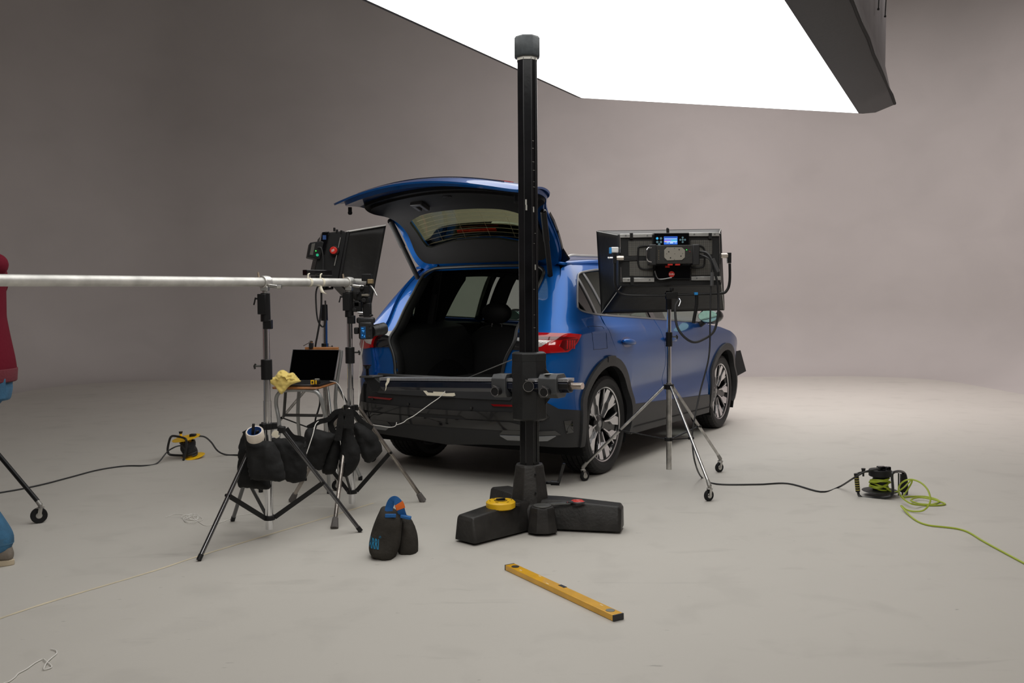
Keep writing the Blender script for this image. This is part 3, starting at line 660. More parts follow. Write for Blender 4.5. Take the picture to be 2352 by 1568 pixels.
    rp = [gs(u, v, s_) for u, v in smo([(-1.62,.737),(-1.35,.737),(-1.16,.738),(-1.11,.765),(-1.10,.82),(-1.082,.897),(-1.02,1.0),(-.924,1.101),(-.77,1.215),(-.595,1.35),(-.44,1.462),(-.385,1.51),(-.40,1.545),(-.50,1.552),(-.99,1.556)], 4)]
    MB().tube(rp, .012, 8).build('opening_seal', SEAL, car, W=ID)
    # seal flange wall reaching in
    vs = []; 
    ring = smo([(-1.60,.730),(-1.16,.730),(-1.11,.76),(-1.10,.82),(-1.082,.897),(-1.02,1.0),(-.924,1.101),(-.77,1.215),(-.595,1.35),(-.44,1.462),(-.385,1.51),(-.42,1.55),(-.99,1.56)], 4)
    pts = [gs(u, v, s_) for u, v in ring]
    ins = [p + V((-s_*.015, .10, 0)) for p in pts]
    mb = MB(); n = len(pts); mb.add(pts+ins, [(i, i+1, n+i+1, n+i) for i in range(n-1)]); mb.build('opening_flange', LIN2, car, W=ID, solid=.004)
# rear bumper (whole width, symmetric)
def both_halves(name, poly_r, m, parent, off, thick, res=.03):
    return None
def bumper_pts(z0, z1, n=8): return [(scen(z0+(z1-z0)*k/n), z0+(z1-z0)*k/n) for k in range(n+1)]
def xz(f):   # rear face addressed by x (both signs), z
    def g(x, z):
        s0 = scen(z); p = body(s0+abs(x), z); return V((-p.x if x < 0 else p.x, p.y, p.z))
    return g
BZ = xz(body)    # u = unrolled distance from the centre line (negative = left)
def ux(s, z): return s-scen(z)
half = [(ux(-.925,.735),.735),(ux(-.86,.68),.68),(ux(-.79,.60),.60),(ux(-.71,.553),.553),(ux(-.50,.525),.525),(ux(-.50,.40),.40),(ux(-.49,.27),.27),(ux(-.56,.276),.276),(ux(-.83,.300),.300),(ux(-1.22,.285),.285),(ux(-1.5,.262),.262)]
poly = [(0,.735)]+half+[(0,.258)]+[(-u, v) for u, v in half[::-1]]
HOL = []
bump_ = conform('rear_bumper', BZ, poly, CLAD, car, off=.004, thick=.03, res=.03)
conform('bumper_top_fascia', BZ, [(-.60,.745),(.60,.745),(.60,.64),(.56,.61),(-.56,.61),(-.60,.64)], mat('fascia_grey', (.032, .033, .035), .35, bump=.08, bscale=400), bump_, off=.016, thick=.02, res=.03)
conform('gloss_strip', BZ, [(-.80,.535),(-.2,.523),(.2,.523),(.80,.535),(.83,.50),(.78,.475),(.22,.468),(.18,.488),(-.18,.488),(-.22,.468),(-.78,.475),(-.83,.50)], mat('smoked_black', (.010, .010, .011), .16, coat=.5), bump_, off=.012, thick=.012, res=.03)
conform('number_plate_recess', BZ, [(-.70,.46),(.55,.46),(.72,.43),(.70,.40),(-.70,.40)], GLB, bump_, off=.008, thick=.01, res=.03)
for s_ in (1, -1):
    for z0 in (.545, .52):
        pass
    conform('reflector', BZ, [(s_*.42,.579),(s_*.66,.581),(s_*.67,.569),(s_*.44,.566)][::s_], mat('reflector_red', (.22, .004, .006), .15, coat=1), bump_, off=.016 if s_ else 0, thick=.01, res=.03)
    conform('diffuser_blade', BZ, [(s_*.47,.368),(s_*.86,.374),(s_*.80,.345),(s_*.52,.341)][::s_], mat('diffuser_silver', (.24, .245, .25), .38, .4), bump_, off=.022, thick=.025, res=.03)
    conform('vent_slot', BZ, [(s_*.50,.405),(s_*.86,.408),(s_*.90,.376),(s_*.46,.370)][::s_], GLB, bump_, off=.010, thick=.01, res=.03)
    conform('side_vent', BZ, [(s_*.93,.47),(s_*1.0,.47),(s_*1.0,.385),(s_*.94,.38)][::s_], GLB, bump_, off=.010, thick=.01, res=.03)
    for u in (.27, .62):
        p = BZ(s_*u, .515+.02*(u > .5)); MB().cyl(p+V((0, .0, .03)), p+V((0, -.022, .03)), .009, seg=16).build('parking_sensor', GLB, bump_, W=ID)
MB().box((0, -.70, .56), (1.46, .22, .22)).build('bumper_core', LIN, bump_, W=ID)
# sill ledge into the boot
mb = MB(); mb.grid(lambda u, v: V(((u-.5)*1.08, -.845+.16*v, .742-.012*v)), 8, 2); mb.build('loading_sill', mat('sill_black', (.02, .02, .021), .35), car, W=ID, solid=.012)
# roof, windscreen, bonnet, nose
def roof(u, v):
    y = -.22+v*2.05; zc = curve([(-.25,1.60),(.3,1.635),(1.0,1.64),(1.6,1.60),(1.9,1.545)])(y); w = .66; x = (u-.5)*2*w
    ze = curve([(-.25,1.545),(.3,1.58),(.8,1.588),(1.3,1.575),(1.75,1.515),(1.9,1.48)])(y)
    return V((x, y, zc-(zc-ze)*abs(x/w)**2.6))
MB().grid(roof, 24, 24).build('roof', PNT, car, W=ID, solid=.02, ang=80)
MB().grid(lambda u, v: roof(u, v)-V((0, 0, .05)), 12, 12).build('headlining', LIN, car, W=ID)
def wind(u, v):
    y = 1.83+v*.80; x = (u-.5)*2*(.655+.13*v); z = 1.50-.47*v+.06*math.sin(PI*v)*.4; return V((x, y+.12*(1-(x/.8)**2)*v, z+.055*(1-(x/.72)**2)*(1-v)))
MB().grid(wind, 12, 12).build('windscreen', GLF, car, W=ID)
def hood(u, v):
    y = 2.58+v*.98; x = (u-.5)*2*(.86-.14*v*v); z = 1.045-.09*v-.12*v*v-.12*abs(x/.86)**5*.4; return V((x, y, z+.02))
MB().grid(hood, 20, 12).build('bonnet', PNT, car, W=ID, solid=.02, ang=80)
def nose(u, v):
    a = (u-.5)*PI; z = .85-.62*v; x = .80*math.sin(a); y = 3.36+.24*math.cos(a)**.7*(1-.25*(abs(v-.45))) if abs(a) < PI/2-.001 else 3.36; return V((x, y, z))
MB().grid(nose, 24, 10).build('front_bumper', CLAD, car, W=ID, solid=.02, ang=80)
# underbody
MB().box((0, 1.35, .30), (1.10, 4.0, .12)).box((0, 1.35, .27), (1.62, 1.6, .06)).build('underbody', LIN, car, W=ID)
# interior
mb = MB(); mb.box((0, -.20, .655), (1.08, 1.15, .03)); mb.build('boot_floor', mat('boot_carpet', (.012, .012, .012), .95, bump=.5, bscale=400), car, W=ID)
for s_ in (1, -1):
    mb = MB()
    mb.loft([[V((s_*x, y, z)) for x, z in prof] for y, prof in [(-.66, [(.62,.64),(.54,.66),(.53,.90),(.57,1.00),(.66,1.02),(.68,.64)]), (-.35, [(.64,.64),(.50,.66),(.50,.93),(.57,1.06),(.80,1.09),(.80,.64)]), (.40, [(.64,.64),(.52,.66),(.53,.95),(.62,1.08),(.84,1.13),(.82,.64)])]])
    bt = mb.build('boot_side_trim', LIN2, car, W=ID, bevel=.01)
    mb = MB(); mb.box((s_*.545, -.42, .86), (.03, .30, .012)); mb.box((s_*.53, -.36, .80), (.02, .26, .08)); mb.build('storage_pocket', mat('pocket_grey', (.035, .035, .036), .5), bt, W=ID, bevel=.004)
    mb = MB(); mb.cyl((s_*.60, -.62, 1.0), (s_*.555, -.62, 1.0), .018, seg=16); mb.build('boot_lamp', mat('lamp_grey', (.12, .12, .12), .4), bt, W=ID)
    mb = MB(); mb.tube([V((s_*.50, -.14, 1.53)), V((s_*.66, .04, 1.36)), V((s_*.74, .08, 1.10))], [.03, .035, .04], 10); mb.build('pillar_trim', LIN2, car, W=ID)
def seat(x, y, wd, name, dz=0):
    mb = MB(); prof = [(0,.50),(.02,.80),(.09,1.10),(.15,1.12),(.20,1.08),(.14,.80),(.16,.50)]
    rings = []
    for t in range(9):
        u = -1+2*t/8; k = 1-.12*abs(u)**4; rings.append([V((x+u*wd/2, y+p[0]*1.0, .50+(p[1]-.50+dz)*k)) for p in prof])
    mb.loft(rings); st = mb.build('seat', LIN2, car, W=ID, ang=60)
    mb = MB(); mb.ball((x, y+.10, 1.22+dz), (.15, .055, .095), 16); hr = mb.build('headrest', LIN2, st, W=ID)
    mb = MB()
    for q in (-.05, .05): mb.cyl((x+q, y+.10, 1.08+dz), (x+q, y+.10, 1.17+dz), .006, seg=8)
    mb.build('headrest_post', CHR, st, W=ID)
seat(-.36, .42, .50, 'l', -.04); seat(.05, .42, .30, 'c', -.10); seat(.40, .42, .46, 'r'); seat(-.38, 1.45, .50, 'fl', .02); seat(.38, 1.45, .50, 'fr', .02)
mb = MB(); mb.ball((.42, .50, 1.30), (.10, .05, .05), 12); mb.build('painted_reflection', mat('blue_screen_reflect', (.02, .06, .09), .2), car, W=ID)  # blue screen reflection put in as a tinted ball, no seat part
MB().tube(crom([V((-.62, 1.95, .98)), V((-.3, 2.05, 1.02)), V((.3, 2.05, 1.02)), V((.62, 1.95, .98))], 4), .09, 10).build('dashboard', LIN2, car, W=ID)
# side mirrors
for s_ in (1, -1):
    mb = MB(); mb.ball((s_*1.03, 2.02, 1.13), (.115, .085, .075), 20); mr_ = mb.build('side_mirror', GLB, car, W=ID)
    mb = MB(); mb.cyl((s_*.90, 2.06, 1.045), (s_*.99, 2.05, 1.10), .028, .022); mb.build('mirror_arm', BLKP, mr_, W=ID)
    mb = MB(); mb.loft([[V((s_*1.03+.092*math.cos(a)*k, 1.928+d_, 1.13+.055*math.sin(a)*k)) for a in [2*PI*i/24 for i in range(24)]] for k, d_ in ((1, .02), (1, 0), (.95, -.004))]); mb.build('mirror_glass', mat('mirror_glass', (.10, .16, .14), .03, 1.0), mr_, W=ID)
# ---- wheels
TY = mat('tyre_rubber', (.014, .014, .0145), .62, spec=.35, bump=.1, bscale=300)
RIMB = mat('rim_black', (.008, .008, .009), .25, coat=.5); RIMS = mat('rim_machined', (.66, .65, .66), .26, .95)
def wheel(x, y, side, steer=0):
    M = Matrix.Translation((x, y, .367)) @ Matrix.Rotation(R(90)*side, 4, 'Y') # local z points outward
    mb = MB(); prof = [(.276, -.105), (.300, -.119), (.335, -.120), (.358, -.108), (.3655, -.092)]
    for a, b_ in ((-.066, -.056), (-.026, -.016), (.016, .026), (.056, .066)): prof += [(.3668, a), (.3585, a+.001), (.3585, b_-.001), (.3668, b_)]
    prof += [(.3655, .092), (.358, .108), (.335, .120), (.300, .119), (.276, .105), (.262, .10), (.262, -.10)]
    seg = 300; n = len(prof); vs = []
    for k in range(seg):
        a = 2*PI*k/seg
        for r, z in prof:
            rr = r-(.004 if (r > .357 and abs(z) > .064 and k % 6 == 0) else .003 if (r > .3660 and k % 6 == 2 and abs(z) < .06) else 0)
            vs.append(M @ V((rr*math.cos(a), rr*math.sin(a), z)))
    mb.add(vs, [(k*n+i, ((k+1) % seg)*n+i, ((k+1) % seg)*n+(i+1) % n, k*n+(i+1) % n) for k in range(seg) for i in range(n)])
    mb2 = MB(); mb2.lathe([(.272, .088), (.277, .098), (.272, .104), (.264, .098), (.255, .06), (.245, -.02), (.25, -.095), (.272, -.10), (.262, -.09)], M, 64, closed=True)
    w_ = mb2.build('wheel', RIMB, car, W=ID, ang=50)
    mb.build('tyre', TY, w_, W=ID, ang=28)
    mb = MB(); mb.lathe([(.276, .094), (.281, .101), (.276, .107), (.268, .103), (.268, .096)], M, 72, closed=True); mb.build('rim_lip', RIMS, w_, W=ID)
    mb = MB(); mb.cyl(M @ V((0, 0, -.03)), M @ V((0, 0, -.015)), .165, seg=40); mb.build('brake_disc', mat('brake_steel', (.12, .12, .12), .4, .9), w_, W=ID)
    mb = MB(); mb.lathe([(.0, .02), (.07, .03), (.075, .05), (.05, .066), (0, .066)], M, 30); mb.build('hub', RIMB, w_, W=ID)
    mb = MB(); mb.lathe([(0, .068), (.026, .068), (.028, .064)], M, 24); mb.build('hub_cap', mat('hub_silver', (.25, .25, .25), .3, .8), w_, W=ID)
    def dish(r): return .062+.034*(r/.27)**1.5
    def plate(poly, dz=.0, th=.02):
        q = [(p, dish(math.hypot(*p))+dz) for p in poly]; n_ = len(q)
        return [M @ V((*p, z)) for p, z in q] + [M @ V((*p, z-th)) for p, z in q], [list(range(n_)), [2*n_-1-i for i in range(n_)]] + [(i, (i+1) % n_, n_+(i+1) % n_, n_+i) for i in range(n_)]
    def pol(r, a): return (r*math.cos(R(a)), r*math.sin(R(a)))
    for k in range(5):
        A0 = 72*k+4
        vs_, fs_ = plate([pol(.05, A0-30), pol(.05, A0+30), pol(.10, A0+22), pol(.268, A0+25), pol(.270, A0), pol(.268, A0-25), pol(.10, A0-22)], -.012, .03); MB().add(vs_, fs_).build('spoke', RIMB, w_, W=ID, smooth=False)
        for sg in (-1, 1):
            vs_, fs_ = plate([pol(.070, A0+sg*26), pol(.076, A0+sg*19), pol(.150, A0+sg*15), pol(.185, A0+sg*6.5), pol(.268, A0+sg*6.0), pol(.270, A0+sg*18), pol(.225, A0+sg*23.5), pol(.150, A0+sg*20.5)], .004, .014); MB().add(vs_, fs_).build('spoke_face', RIMS, w_, W=ID, smooth=False)
            vs_, fs_ = plate([pol(.145, A0+sg*20.8), pol(.150, A0+sg*22.5), pol(.262, A0+sg*28.5), pol(.268, A0+sg*27), pol(.225, A0+sg*23.5)], .000, .012); MB().add(vs_, fs_).build('spoke_edge', RIMS, w_, W=ID, smooth=False)
for x, s_ in ((.775, 1), (-.775, -1)):
    wheel(x, 0, s_); wheel(x, 2.765, s_)
# ---- raised tailgate
trim_o = smo([(-.50,.005),(-.55,.03),(-.585,.12),(-.575,.30),(-.60,.41),(-.655,.49),(-.735,.56),(-.745,.65),(-.69,.76),(-.60,.80),(-.40,.825),(-.2,.84),(0,.845)], 4); trim_o = trim_o+[(-u, v) for u, v in trim_o[::-1][1:]]
trim_b = [(.45,-.0),(0,-.005),(-.45,-.0)]
gl_h = smo([(-.46,.158),(-.478,.21),(-.488,.29),(-.50,.38),(-.49,.41),(-.42,.445),(-.319,.472),(-.15,.485),(0,.487)], 4); gl_h = gl_h + [(-u, v) for u, v in gl_h[::-1][1:]] + [(.42,.148),(.19,.195),(0,.202),(-.19,.195),(-.42,.148)]
skin = smo([(-.50,-.085),(-.615,-.05),(-.655,.10),(-.655,.38),(-.70,.50),(-.765,.58),(-.79,.75),(-.80,.92),(-.76,1.02),(-.66,1.065),(-.45,1.095),(-.2,1.105),(0,1.108)], 4); skin = skin+[(-u, v) for u, v in skin[::-1][1:]]
frame_o = smo([(-.50,-.08),(-.61,-.04),(-.648,.10),(-.645,.36),(-.68,.48),(-.745,.57),(-.765,.75),(-.75,.90),(-.66,.98),(-.45,1.02),(-.2,1.035),(0,1.04)], 4); frame_o = frame_o+[(-u, v) for u, v in frame_o[::-1][1:]]
gl_big = [(u*1.06, .32+(v-.32)*(1.5 if v > .32 else 1.25)) for u, v in gl_h]
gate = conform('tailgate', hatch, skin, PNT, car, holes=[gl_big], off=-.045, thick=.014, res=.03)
# outward face shown from above: second layer with outward normals is the back of the panel
conform('tailgate_frame', hatch, frame_o, PNT, gate, holes=[[(u*1.03, .32+(v-.32)*1.12) for u, v in gl_h]], off=-.012, thick=.030, res=.03)
conform('tailgate_trim', hatch, trim_o+trim_b, LIN2, gate, holes=[gl_h], off=.012, thick=.024, res=.03)
conform('trim_lower_shelf', hatch, smo([(-.62,.50),(-.70,.60),(-.66,.72),(-.5,.765),(-.3,.785),(0,.80),(.3,.785),(.5,.765),(.66,.72),(.70,.60),(.62,.50)], 3)+smo([(.45,.52),(.3,.56),(0,.575),(-.3,.56),(-.45,.52)], 3), LIN2, gate, off=.030, thick=.02, res=.03)
conform('rear_window', hatch, [(u*1.03, v) for u, v in gl_h], glass('rear_window_glass', (.64, .68, .54)), gate, off=-.030, thick=.004, res=.04)
g = lift(hatch, -.024)
for k in range(8):
    v0 = .205+.037*k; MB().tube([g((-.47+.94*t/16), v0-.05*(abs(-1+t/8))**2.2+.0, 1) for t in range(17)], .0009, 4).build('heating_wire', mat('heater_copper', (.35, .30, .18), .5, .5), gate, W=ID)
for x in (-.32, -.11, .11, .32): MB().tube([g(x*(1-.0*t/6), .19+.28*t/6-.02*abs(x), 1) for t in range(7)], .0009, 4).build('heating_wire', mat('heater_copper', (.35, .30, .18), .5, .5), gate, W=ID)
conform('brake_light', hatch, [(-.17,.235),(.17,.235),(.17,.255),(-.17,.255)], mat('brake_light_red', (.45, .02, .01), .2, coat=1), gate, off=-.034, thick=.01, res=.03)
# spoiler beyond the glass on the outer side, black
conform('spoiler', hatch, smo([(-.63,-.07),(-.655,.05),(-.655,.36),(-.56,.17),(-.44,.20),(-.36,.26),(-.20,.285),(0,.29),(.20,.285),(.36,.26),(.44,.20),(.56,.17),(.655,.36),(.655,.05),(.63,-.07),(0,-.09),(-.63,-.07)], 3)[:-1], GLB, gate, off=-.060, thick=.02, res=.04)
lb = lift(hatch, .045); q = lb(0, .66); ly = (lb(0, .70)-lb(0, .60)).normalized(); ln_ = V((1, 0, 0)).cross(ly)
Ml = Matrix((V((1, 0, 0)), ly, ln_)).transposed()
mb = MB(); c = lift(hatch, .04)(-.285, .60)
mb.box(c+ly*.05, (.10, .035, .03), Ml); mb.box(c-V((.034, 0, 0)), (.032, .10, .03), Ml); mb.box(c+V((.034, 0, 0)), (.032, .10, .03), Ml); mb.build('latch', mat('latch_grey', (.045, .045, .047), .45), gate, W=ID, bevel=.005)
mb = MB(); mb.box(lift(hatch, .03)(.02, .72), (.07, .02, .01), Ml); mb.build('close_button', GLB, gate, W=ID)
for s_ in (1, -1):
    q = lift(hatch, .01)(s_*.70, .93); MB().cyl(q, q-V((0, 0, .035)), .014, seg=12).ball(q-V((0, 0, .04)), .017, 10).build('rubber_stop', RUB, gate, W=ID)
# grab handle strip and number plate lamp edge on the outer skin
conform('gate_crease', hatch, [(-.60,.93),(0,.97),(.60,.93),(.60,.925),(0,.965),(-.60,.925)], mat('seam_dark', (.003, .006, .02), .6), gate, off=-.060, thick=.006, res=.04)
conform('light_bar', hatch, [(.18,.86),(.60,.84),(.60,.80),(.18,.82)], mat('lightbar_red', (.55, .03, .02), .2, coat=1), gate, off=-.058, thick=.006, res=.04)
conform('gate_lamp', hatch, [(-.60,.84),(-.18,.86),(-.18,.82),(-.60,.80)], mat('lightbar_red', (.55, .03, .02), .2, coat=1), gate, off=-.058, thick=.006, res=.04)
# struts
for s_ in (1, -1):
    top = lift(hatch, .0)(s_*.665, .43); bot = V((s_*.58, -.27, 1.42))
    mb = MB(); mb.cyl(bot, bot.lerp(top, .62), .019, seg=14); mb.cyl(bot.lerp(top, .60), top, .023, seg=14); st = mb.build('gas_strut', BLKP, car, W=ID)
    MB().ball(top, .024, 10).build('strut_joint', BLKG, st, W=ID); MB().ball(bot, .022, 10).build('strut_joint', BLKG, st, W=ID)
    h = lift(hatch, .0)(s_*.45, -.02); MB().tube([h, h+V((0, .05, -.03)), V((s_*.45, -.15, 1.56))], .014, 8).build('hinge', PNT, car, W=ID)

# ------------------------------------------------------------------ more helpers
def pbox(mb, x0, y0, x1, y1, Y, th, mi=0):
    """box whose front face spans the seen rectangle at depth Y, th deep"""
    a, b = at(x0, y0, Y), at(x1, y1, Y); return mb.box(((a.x+b.x)/2, Y+th/2, (a.z+b.z)/2), (abs(b.x-a.x), th, abs(a.z-b.z)), mi=mi)
def ppath(pts, n=5):   # (px, py, Y)
    return crom([at(*p) for p in pts], n)
def gpath(pts, r, n=6): return [p + V((0, 0, r)) for p in crom([G(*p) for p in pts], n)]
def inflate(name, px, Y, T, m, parent, D=.05, wr=.006, seed=0, res=.014, tilt=0, ws=14, flat=1.0, smooth_in=4, W=None):
    """soft stuffed shape with a closed outline at depth Y"""
    px = [(p.x, p.y) for p in crom([(*p, 0) for p in px], smooth_in, closed=True)]
    P = [at(x, y, Y) for x, y in px]; pts = [(p.x, p.z) for p in P]; lp = dens(pts, res)
    vs = [V(p) for p in lp]; es = [(i, (i+1) % len(lp)) for i in range(len(lp))]; b = list(vs); B2 = [V(p) for p in dens(pts, res*.6)]
    us = [p[0] for p in lp]; ws_ = [p[1] for p in lp]
    for j in range(int((max(ws_)-min(ws_))/res)+1):
        for i in range(int((max(us)-min(us))/res)+1):
            p = (min(us)+(i+.5*(j % 2))*res, min(ws_)+(j+.5)*res)
            if inpoly(p, lp):
                q = V(p)
                if min((q-k).length_squared for k in b) > (res*.5)**2: vs.append(q)
    r = delaunay_2d_cdt(vs, es, [], 0, 1e-6); P2 = r[0]; tr = [tuple(t) for t in r[2] if inpoly((P2[t[0]]+P2[t[1]]+P2[t[2]])/3, lp)]
    n = len(P2); F, Bk = [], []; zc = sum(ws_)/len(ws_)
    for p in P2:
        d = min((V(p)-k).length for k in B2); h = math.sqrt(max(0, 1-(1-min(d/D, 1))**2))*T/2
        w3 = V((p.x, 0, p.y))*ws + V((seed*3.7, seed, 0)); k = noise.noise(w3)+.5*noise.noise(w3*2.3); k2 = noise.noise(w3*1.1+V((9, 3, 1)))
        e = min(d/.02, 1); y = Y+(p.y-zc)*tilt
        F.append(V((p.x, y-h-k*wr*e*2-.0015, p.y))); Bk.append(V((p.x, y+h*flat+k2*wr*e, p.y)))
    cnt = {(a, b_) for t in tr for a, b_ in ((t[0], t[1]), (t[1], t[2]), (t[2], t[0]))}
    walls = [(b_, a, a+n, b_+n) for a, b_ in cnt if (b_, a) not in cnt]
    mb = MB(); mb.add(F+Bk, tr+[(c+n, b_+n, a+n) for a, b_, c in tr]+walls); return mb.build(name, m, parent, ang=75, W=W)
def caster(mb_parent, g, up_dir, R_=.034, Wn=''):
    """swivel caster on the floor at g; up_dir points to the leg"""
    c = V((g.x, g.y, R_)); hd = V((up_dir.x, up_dir.y, 0)).normalized(); sd_ = V((hd.y, -hd.x, 0)); axw = (V((.55, -.83, 0))).normalized()
    mb = MB(); Mx = Matrix.Translation(c) @ axw.to_track_quat('Z', 'Y').to_matrix().to_4x4()
    mb.lathe([(.018, -.010), (R_-.004, -.012), (R_, -.007), (R_, .007), (R_-.004, .012), (.018, .010)], Mx, 24, closed=True); wl = mb.build('caster_wheel', RUB, mb_parent)
    mb = MB(); mb.lathe([(0, -.012), (.017, -.012), (.020, -.008), (.020, .008), (.017, .012), (0, .012)], Mx, 20); mb.build('caster_hub', CHRW, wl)
    mb = MB(); f = c + V((0, 0, .046)) + hd*.012
    for s_ in (-1, 1): mb.bar(c + axw*.015*s_, f + axw*.014*s_, .022, .003, up=axw)
    mb.box(f, (.034, .034, .006)); mb.cyl(f, f+V((0, 0, .022)), .013, .011); fk = mb.build('caster_fork', CHRW, mb_parent, bevel=.001)
    return f + V((0, 0, .02))
def stand(name, label, ctr, feet, hub, low, f_piv, brace_mat, leg_mat, leg_r, poles, collars, rot_caster=False, boot=None, cat='light stand', hub_out=.035, group=None, brace_w=.022, rc=.034):
    c = V((ctr[0], ctr[1], 0)); root = thing(name, c, label, cat, group=group); H = c + V((0, 0, hub)); Lw = c + V((0, 0, low))
    for g in feet:
        g = V(g); d = (V((g.x, g.y, 0))-c).normalized(); top = H + d*hub_out
        if rot_caster:
            e = caster(root, g, d, rc); MB().cyl(e + V((0, 0, -.005)), e + (top-e).normalized()*.04, .014, .012, 12).build('caster_socket', mat('cast_zinc', (.30, .29, .27), .5, .6), root)
            foot = e + (top-e).normalized()*.025
        else: foot = V((g.x, g.y, .012))
        MB().cyl(foot, top, leg_r, seg=14).build('leg', leg_mat, root)
        if boot:
            q = (top-foot).normalized(); MB().cyl(foot - V((0,0,.008)) , foot + q*.055, leg_r*1.9, leg_r*1.35, 10).build('foot', mat('boot_grey', (.11, .10, .095), .8, bump=.5, bscale=80), root, bevel=.003)
        elif not rot_caster: MB().cyl(foot - (top-foot).normalized()*.008, foot + (top-foot).normalized()*.022, leg_r*1.15, seg=12).build('foot', BLKP, root)
        piv = foot.lerp(top, f_piv); lo = Lw + d*.028
        mb = MB(); mb.bar(piv, lo, brace_w, .007, up=(0, 0, 1) if brace_w < .02 else d.cross(V((0,0,1)))); br = mb.build('brace', brace_mat, root, bevel=.001)
        mb = MB(); t_ = V((d.y, -d.x, 0)); mb.cyl(piv-t_*.018, piv+t_*.018, .009, seg=10); mb.build('pivot', BLK, br)
        mb = MB(); mb.box(H + d*(hub_out*.6), (.030, .030, .034), Matrix.Rotation(math.atan2(d.y, d.x), 3, 'Z')); mb.build('hub_lug', BLK, root, bevel=.003)
    mb = MB(); mb.cyl(H-V((0,0,.018)), H+V((0,0,.016)), .032, seg=20); mb.build('hub', BLK, root, bevel=.002)
    mb = MB(); mb.cyl(Lw-V((0,0,.012)), Lw+V((0,0,.012)), .032, seg=16); mb.build('lower_collar', BLK, root, bevel=.002)
    for z0, z1, r, m in poles: MB().cyl(c+V((0,0,z0)), c+V((0,0,z1)), r, seg=24).build('pole', m, root)
    for z0, z1, r, sgn in collars:
        mb = MB(); mb.cyl(c+V((0,0,z0)), c+V((0,0,z1)), r, seg=20); co = mb.build('collar', BLK, root, bevel=.003)
        mb = MB(); q = c+V((sgn*r, -.006, z0+.68*(z1-z0))); mb.cyl(q, q+V((sgn*.028, -.004, 0)), .005, seg=8); mb.tube([q+V((sgn*.026, -.004, .012)), q+V((sgn*.034, -.004, 0)), q+V((sgn*.030, -.004, -.016))], .0055, 8); mb.build('knob', mat('knob_dark', (.05, .05, .048), .35, .6), co)
    return root

# ------------------------------------------------------------------ right light stand and LED panel
ft = [G(1343, 1104), G(1628, 1150), G(1652, 1084)]
st_r = stand('light_stand', 'chrome light stand on casters in front of the car side', (1.104, 6.50), ft, .672, .300, .44, BLK, CHRW, .0105,
      [(.085, .70, .0195, CHRW), (.69, 1.06, .0155, CHR), (1.0, 1.25, .0145, CHR)], [(.955, 1.055, .0235, 1)], True, rc=.036, brace_w=.014)
c = V((1.104, 6.50, 0)); mb = MB(); mb.cyl(c+V((0,0,1.215)), c+V((0,0,1.345)), .0225, .021, 18); mb.build('top_receiver', BLK, st_r)

YP = 6.38
root = thing('led_panel_light', at(1543, 672, 6.50), 'LED panel light with lit blue screen on the chrome caster stand', 'studio light')
RP = [at(1371, 531, 6.80), at(1655, 527, 6.92), at(1663, 711, 6.88), at(1382, 719, 6.76)]
IP = [at(1424, 541, 6.47), at(1652, 536, 6.50), at(1656, 650, 6.50), at(1428, 655, 6.47)]
SBF = mat('panel_box_fabric', (.010, .0095, .009), .5, bump=1.0, bscale=9, spec=.35)
mb = MB()
for i in range(4):
    j = (i+1) % 4
    def fp(u, v, i=i, j=j):
        a = IP[i].lerp(IP[j], u); b_ = RP[i].lerp(RP[j], u); cen = sum(IP, V())/4
        return a.lerp(b_, v) + (cen-a).normalized()*.012*math.sin(PI*u)*math.sin(PI*v)
    mb.grid(fp, 14, 8)
hood_ = mb.build('softbox_hood', SBF, root, solid=.003, ang=60)
for i in range(4):
    j = (i+1) % 4; MB().tube([IP[i], RP[i]], .0028, 6).build('white_piping', mat('piping', (.55, .54, .5), .5), hood_); MB().tube([RP[i], RP[j]], .005, 6).build('rim_rod', BLK, hood_)
nr = (RP[1]-RP[0]).cross(RP[3]-RP[0]).normalized(); nr = nr if nr.y > 0 else -nr
cr = sum(RP, V())/4; dp = [cr.lerp(p, .86)-nr*.04 for p in RP]
MB().add(dp, [(0, 1, 2, 3)]).build('light_diffuser', emis('led_diffuser', (1, .97, .93), LED_L), root, smooth=False)
mb = MB(); pbox(mb, 1420, 538, 1657, 655, YP+.03, .09); body_ = mb.build('panel_housing', mat('housing_dark', (.012, .0125, .013), .45, spec=.35, bump=.2, bscale=200), root, bevel=.006)
VENT = bpy.data.materials.new('vent_mesh'); VENT.use_nodes = True; nt = VENT.node_tree; b = nt.nodes['Principled BSDF']; b.inputs['Roughness'].default_value = .5
tcx = nt.nodes.new('ShaderNodeTexCoord'); vo = nt.nodes.new('ShaderNodeTexVoronoi'); vo.inputs['Scale'].default_value = 150; vo.inputs['Randomness'].default_value = 0
rp_ = nt.nodes.new('ShaderNodeValToRGB'); rp_.color_ramp.elements[0].position = .38; rp_.color_ramp.elements[1].position = .5; rp_.color_ramp.elements[0].color = (.01, .01, .01, 1); rp_.color_ramp.elements[1].color = (.20, .19, .165, 1)
mp_ = nt.nodes.new('ShaderNodeMapping'); mp_.inputs['Scale'].default_value = (1, .0, 1)
nt.links.new(tcx.outputs['Object'], mp_.inputs[0]); nt.links.new(mp_.outputs[0], vo.inputs['Vector']); nt.links.new(vo.outputs['Distance'], rp_.inputs[0]); nt.links.new(rp_.outputs[0], b.inputs['Base Color'])
for r4 in ((1443, 553, 1498, 588), (1446, 599, 1500, 634), (1586, 551, 1636, 584), (1588, 594, 1638, 632)):
    mb = MB(); pbox(mb, *r4, YP+.026, .01); mb.build('vent_grille', VENT, body_, bevel=.003)
